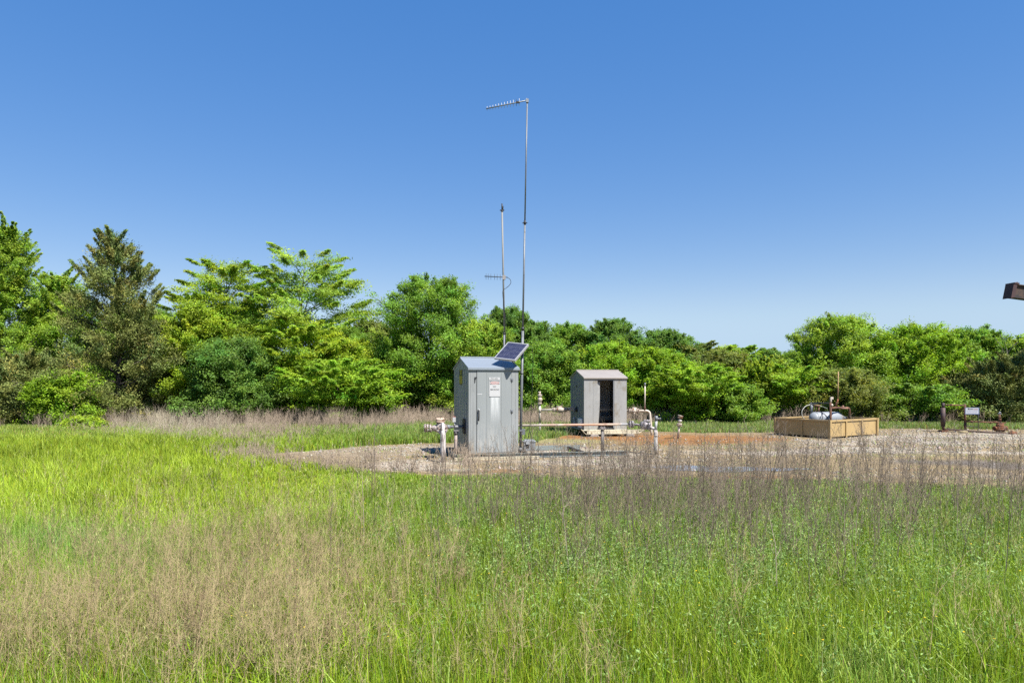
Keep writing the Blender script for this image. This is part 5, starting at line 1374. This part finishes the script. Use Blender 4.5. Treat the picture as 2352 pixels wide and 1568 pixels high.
    w_, h_ = a1.x - a0.x, a1.z - a0.z
    m = MB(); m.box(Vector((a0.x, Ys, a0.z)), AX, (.018, w_ - .03), (-.003, 0), (.02, h_ - .012)); part('sign_face', m, paint('sign_white', (.66, .69, .76), .5, 0, .04), bd_)
    m = MB()
    x = .09
    for k, (ww, hh) in enumerate(((.045, .05), (.03, .035), (.05, .035), (.03, .035))):
        m.box(Vector((a0.x, Ys, a0.z)), AX, (x, x + ww), (-.0045, -.003), (h_ - .075, h_ - .075 + hh)); x += ww + .008
    part('sign_heading', m, INK, bd_)
    m = MB(); x = .285
    for ww in (.035, .03, .035, .03): m.box(Vector((a0.x, Ys, a0.z)), AX, (x, x + ww), (-.0045, -.003), (h_ - .078, h_ - .045)); x += ww + .006
    part('sign_heading', m, paint('maroon_ink', (.38, .20, .24), .6), bd_)
    m = MB()
    for r_ in range(3):
        x = .06
        while x < w_ - .09:
            ww = random.uniform(.02, .06); m.box(Vector((a0.x, Ys, a0.z)), AX, (x, x + ww), (-.0045, -.003), (.045 + r_ * .035, .057 + r_ * .035)); x += ww + .012
    part('sign_print', m, paint('grey_print', (.45, .48, .56), .6), bd_)
    m = MB(); m.tube([s0 + Vector((0, .02, 0)), P(2247.5, 936, Ys + .02)], .013, 8); part('leg', m, DARK, t)
    m = MB(); m.tube([P(2218, 978, Ys + .02), P(2247, 980, Ys + .02)], .012, 8); part('rung', m, DARK, t)
    rk = P(2212, 994, 22.8); rk.z = 0
    t = thing('flat_rock', 'flat yellowish rock on the gravel under the wellhead sign', 'rock', rk)
    m = MB(); m.ball(rk + Vector((0, 0, .03)), .17, 10, (1.0, .55, .28)); o = part('stone', m, paint('yellow_rock', (.46, .37, .20), .9, 0, .2, 6), t)
    for vv in o.data.vertices: vv.co += Vector((random.uniform(-.02, .02), random.uniform(-.02, .02), random.uniform(-.01, .01)))
    # --- pumpjack, of which only the beam's tail enters the frame
    Yp = 27.0; a = P(2318, 668, Yp); dr = Vector((.985, .05, -.115)).normalized(); up = Vector((.113, 0, .99)).normalized(); sd = dr.cross(up)
    A = (dr, sd, up)
    t = thing('pumpjack', 'dark rusty pumpjack whose beam end juts into the sky at the frame edge', 'pumpjack', (a.x + 3.2, Yp, 0))
    m = MB(); m.box(a, A, (.08, 6.2), (-.10, .10), (-.24, .24)); m.box(a, A, (.08, 6.2), (-.17, .17), (.24, .27)); m.box(a, A, (.08, 6.2), (-.17, .17), (-.27, -.24)); part('walking_beam', m, paint('beam_black_rust', (.055, .042, .042), .75, 0, .35, 2.5, (.13, .075, .05), .45, 3), t)
    m = MB(); m.box(a, (Vector((.97, .05, .22)).normalized(), sd, Vector((-.0, 0, 1)) + Vector((.20, 0, 0))), (-.04, .12), (-.22, .22), (-.30, .30)); m.box(a, A, (.0, .2), (-.24, .24), (.26, .31)); part('end_plate', m, paint('maroon_plate', (.10, .045, .045), .75, 0, .3, 4), t)
    pv = a + dr * 3.2 - up * .30
    for k, (dx, dy) in enumerate(((-.9, -.8), (-.9, .8), (1.1, 0))):
        m = MB(); m.tube([pv, Vector((pv.x + dx, pv.y + dy, 0))], .09, 8); part('leg', m, RUST, t)
    m = MB(); m.ball(pv + Vector((0, 0, .05)), .2, 10); part('bearing', m, RUST, t)
    m = MB(); m.prism([(6.1, -.9), (6.5, -1.3), (6.8, -.2), (6.6, .7), (6.2, .9), (6.0, .2)], a, (dr, up, sd), -.14, .14); part('horse_head', m, RUST, t)
    m = MB(); m.box(Vector((pv.x, pv.y, 0)), AX, (-2.4, 2.2), (-1.0, -.8), (0, .25)); m.box(Vector((pv.x, pv.y, 0)), AX, (-2.4, 2.2), (.8, 1.0), (0, .25)); part('base', m, DARK, t)
    # --- yellow scrap on the near gravel
    s0 = P(1214, 1078, 13.25); s0.z = 0
    t = thing('plastic_scrap', 'crumpled bright yellow plastic scrap on the dirt in front of the near cabinet', 'litter', s0)
    m = MB(); m.add([s0 + Vector(q) for q in ((-.045, 0, .0), (.05, .01, .0), (.055, .02, .05), (.035, -.01, .085), (.0, .03, .045), (-.05, .03, .03), (.0, -.02, .02), (.045, .05, .02))], [(0, 6, 4, 5), (6, 1, 2, 4), (4, 2, 3), (1, 7, 2), (0, 1, 7, 5)]); part('scrap', m, paint('yellow_plastic', (.80, .58, .02), .4, 0, .05, 9), t)
    # small bird on the wing
    bp = P(2343, 797, 40)
    t = thing('bird', 'tiny dark bird flying over the cedars near the frame edge', 'bird', bp)
    m = MB(); m.tube([bp - Vector((.09, 0, 0)), bp - Vector((.03, 0, -.01)), bp + Vector((.05, 0, .0)), bp + Vector((.13, 0, -.02))], [.012, .035, .03, .006], 8); m.add([bp + Vector(q) for q in ((-.03, .02, .01), (.04, .02, .01), (.05, .14, .07), (-.01, .16, .09), (-.03, -.02, .01), (.04, -.02, .01), (.05, -.14, .07), (-.01, -.16, .09))], [(0, 1, 2, 3), (4, 5, 6, 7)]); part('body', m, paint('dark_feather', (.04, .04, .045), .8), t)
# --------------------------------------------------------------- light, view
def build_light():
    el, az = R(55.5), math.atan2(.67, -.74)            # sun: high, behind the right shoulder
    w = bpy.data.worlds.new('World'); SC.world = w; w.use_nodes = True
    nt = w.node_tree; bg = nt.nodes['Background']
    sky = nt.nodes.new('ShaderNodeTexSky'); sky.sky_type = 'NISHITA'; sky.sun_disc = False
    sky.sun_elevation = el; sky.sun_rotation = az; sky.air_density = SKY_AIR; sky.dust_density = SKY_DUST; sky.ozone_density = SKY_OZ; sky.altitude = 150
    # the photograph's deep, even blue: compress the sky's range, deepen its colour aloft
    sep = nt.nodes.new('ShaderNodeSeparateColor'); sep.mode = 'HSV'; com = nt.nodes.new('ShaderNodeCombineColor'); com.mode = 'HSV'
    nt.links.new(sky.outputs[0], sep.inputs[0])
    h = N(nt, 'ShaderNodeClamp'); nt.links.new(sep.outputs[0], h.inputs[0]); h.inputs[1].default_value = .583; h.inputs[2].default_value = .65; nt.links.new(h.outputs[0], com.inputs[0])
    s0 = N(nt, 'ShaderNodeMath', operation='MULTIPLY'); nt.links.new(sep.outputs[1], s0.inputs[0]); s0.inputs[1].default_value = 1 / .775
    s1 = N(nt, 'ShaderNodeMath', operation='POWER'); nt.links.new(s0.outputs[0], s1.inputs[0]); s1.inputs[1].default_value = 2.7
    s = N(nt, 'ShaderNodeMath', operation='MULTIPLY'); nt.links.new(s1.outputs[0], s.inputs[0]); s.inputs[1].default_value = .885; s.use_clamp = True
    sm = N(nt, 'ShaderNodeMath', operation='SMOOTH_MAX'); nt.links.new(s.outputs[0], sm.inputs[0]); sm.inputs[1].default_value = .40; sm.inputs[2].default_value = .22
    nt.links.new(sm.outputs[0], com.inputs[1])
    p = N(nt, 'ShaderNodeMath', operation='POWER'); nt.links.new(sep.outputs[2], p.inputs[0]); p.inputs[1].default_value = .42
    k = N(nt, 'ShaderNodeMath', operation='MULTIPLY'); nt.links.new(p.outputs[0], k.inputs[0]); k.inputs[1].default_value = 2.54; nt.links.new(k.outputs[0], com.inputs[2])
    nt.links.new(com.outputs[0], bg.inputs[0]); bg.inputs[1].default_value = SKY_STR
    l = bpy.data.lights.new('sun', 'SUN'); l.energy = SUN; l.angle = R(.53); l.color = (1.0, .96, .90)
    o = bpy.data.objects.new('sun', l); COL.objects.link(o)
    d = Vector((.67 * math.cos(el), -.74 * math.cos(el), math.sin(el)))
    o.rotation_euler = d.to_track_quat('Z', 'Y').to_euler(); o.location = (8, -10, 20)
    cam = bpy.data.cameras.new('camera'); cam.sensor_width = 36; cam.lens = 36 * F / 2352; cam.shift_y = (HY - 784) / 2352; cam.clip_start = .05; cam.clip_end = 3000
    c = bpy.data.objects.new('camera', cam); COL.objects.link(c); c.location = (0, 0, EYE); c.rotation_euler = (R(90), 0, 0); SC.camera = c
    SC.view_settings.view_transform = 'Standard'; SC.view_settings.look = 'None'; SC.view_settings.exposure = EXPO; SC.view_settings.gamma = 1
    SC.cycles.max_bounces = 7; SC.cycles.diffuse_bounces = 4; SC.cycles.transmission_bounces = 4; SC.cycles.use_denoising = DENOISE
    SC.cycles.sample_clamp_indirect = 4; SC.cycles.use_adaptive_sampling = True; SC.cycles.adaptive_threshold = .015


SKY_STR, SKY_AIR, SKY_DUST, SKY_OZ, SUN, EXPO, DENOISE = .0672, 1.0, 0.0, 8.0, 4.8, 1.2, False
QG, QT = 1.0, 1.0
random.seed(3)
build_light()
build_ground()
GRASSM = leafmat('grass_blade', .35, .5, .25, (1.1, 1.05, .5))
DRYM = leafmat('dry_stalk', 0, .85, .1)
build_grass(GRASSM)
build_herbs(GRASSM)
build_weeds(DRYM)
build_stones(leafmat('stone', 0, .9, .2))
build_objects()
build_trees()
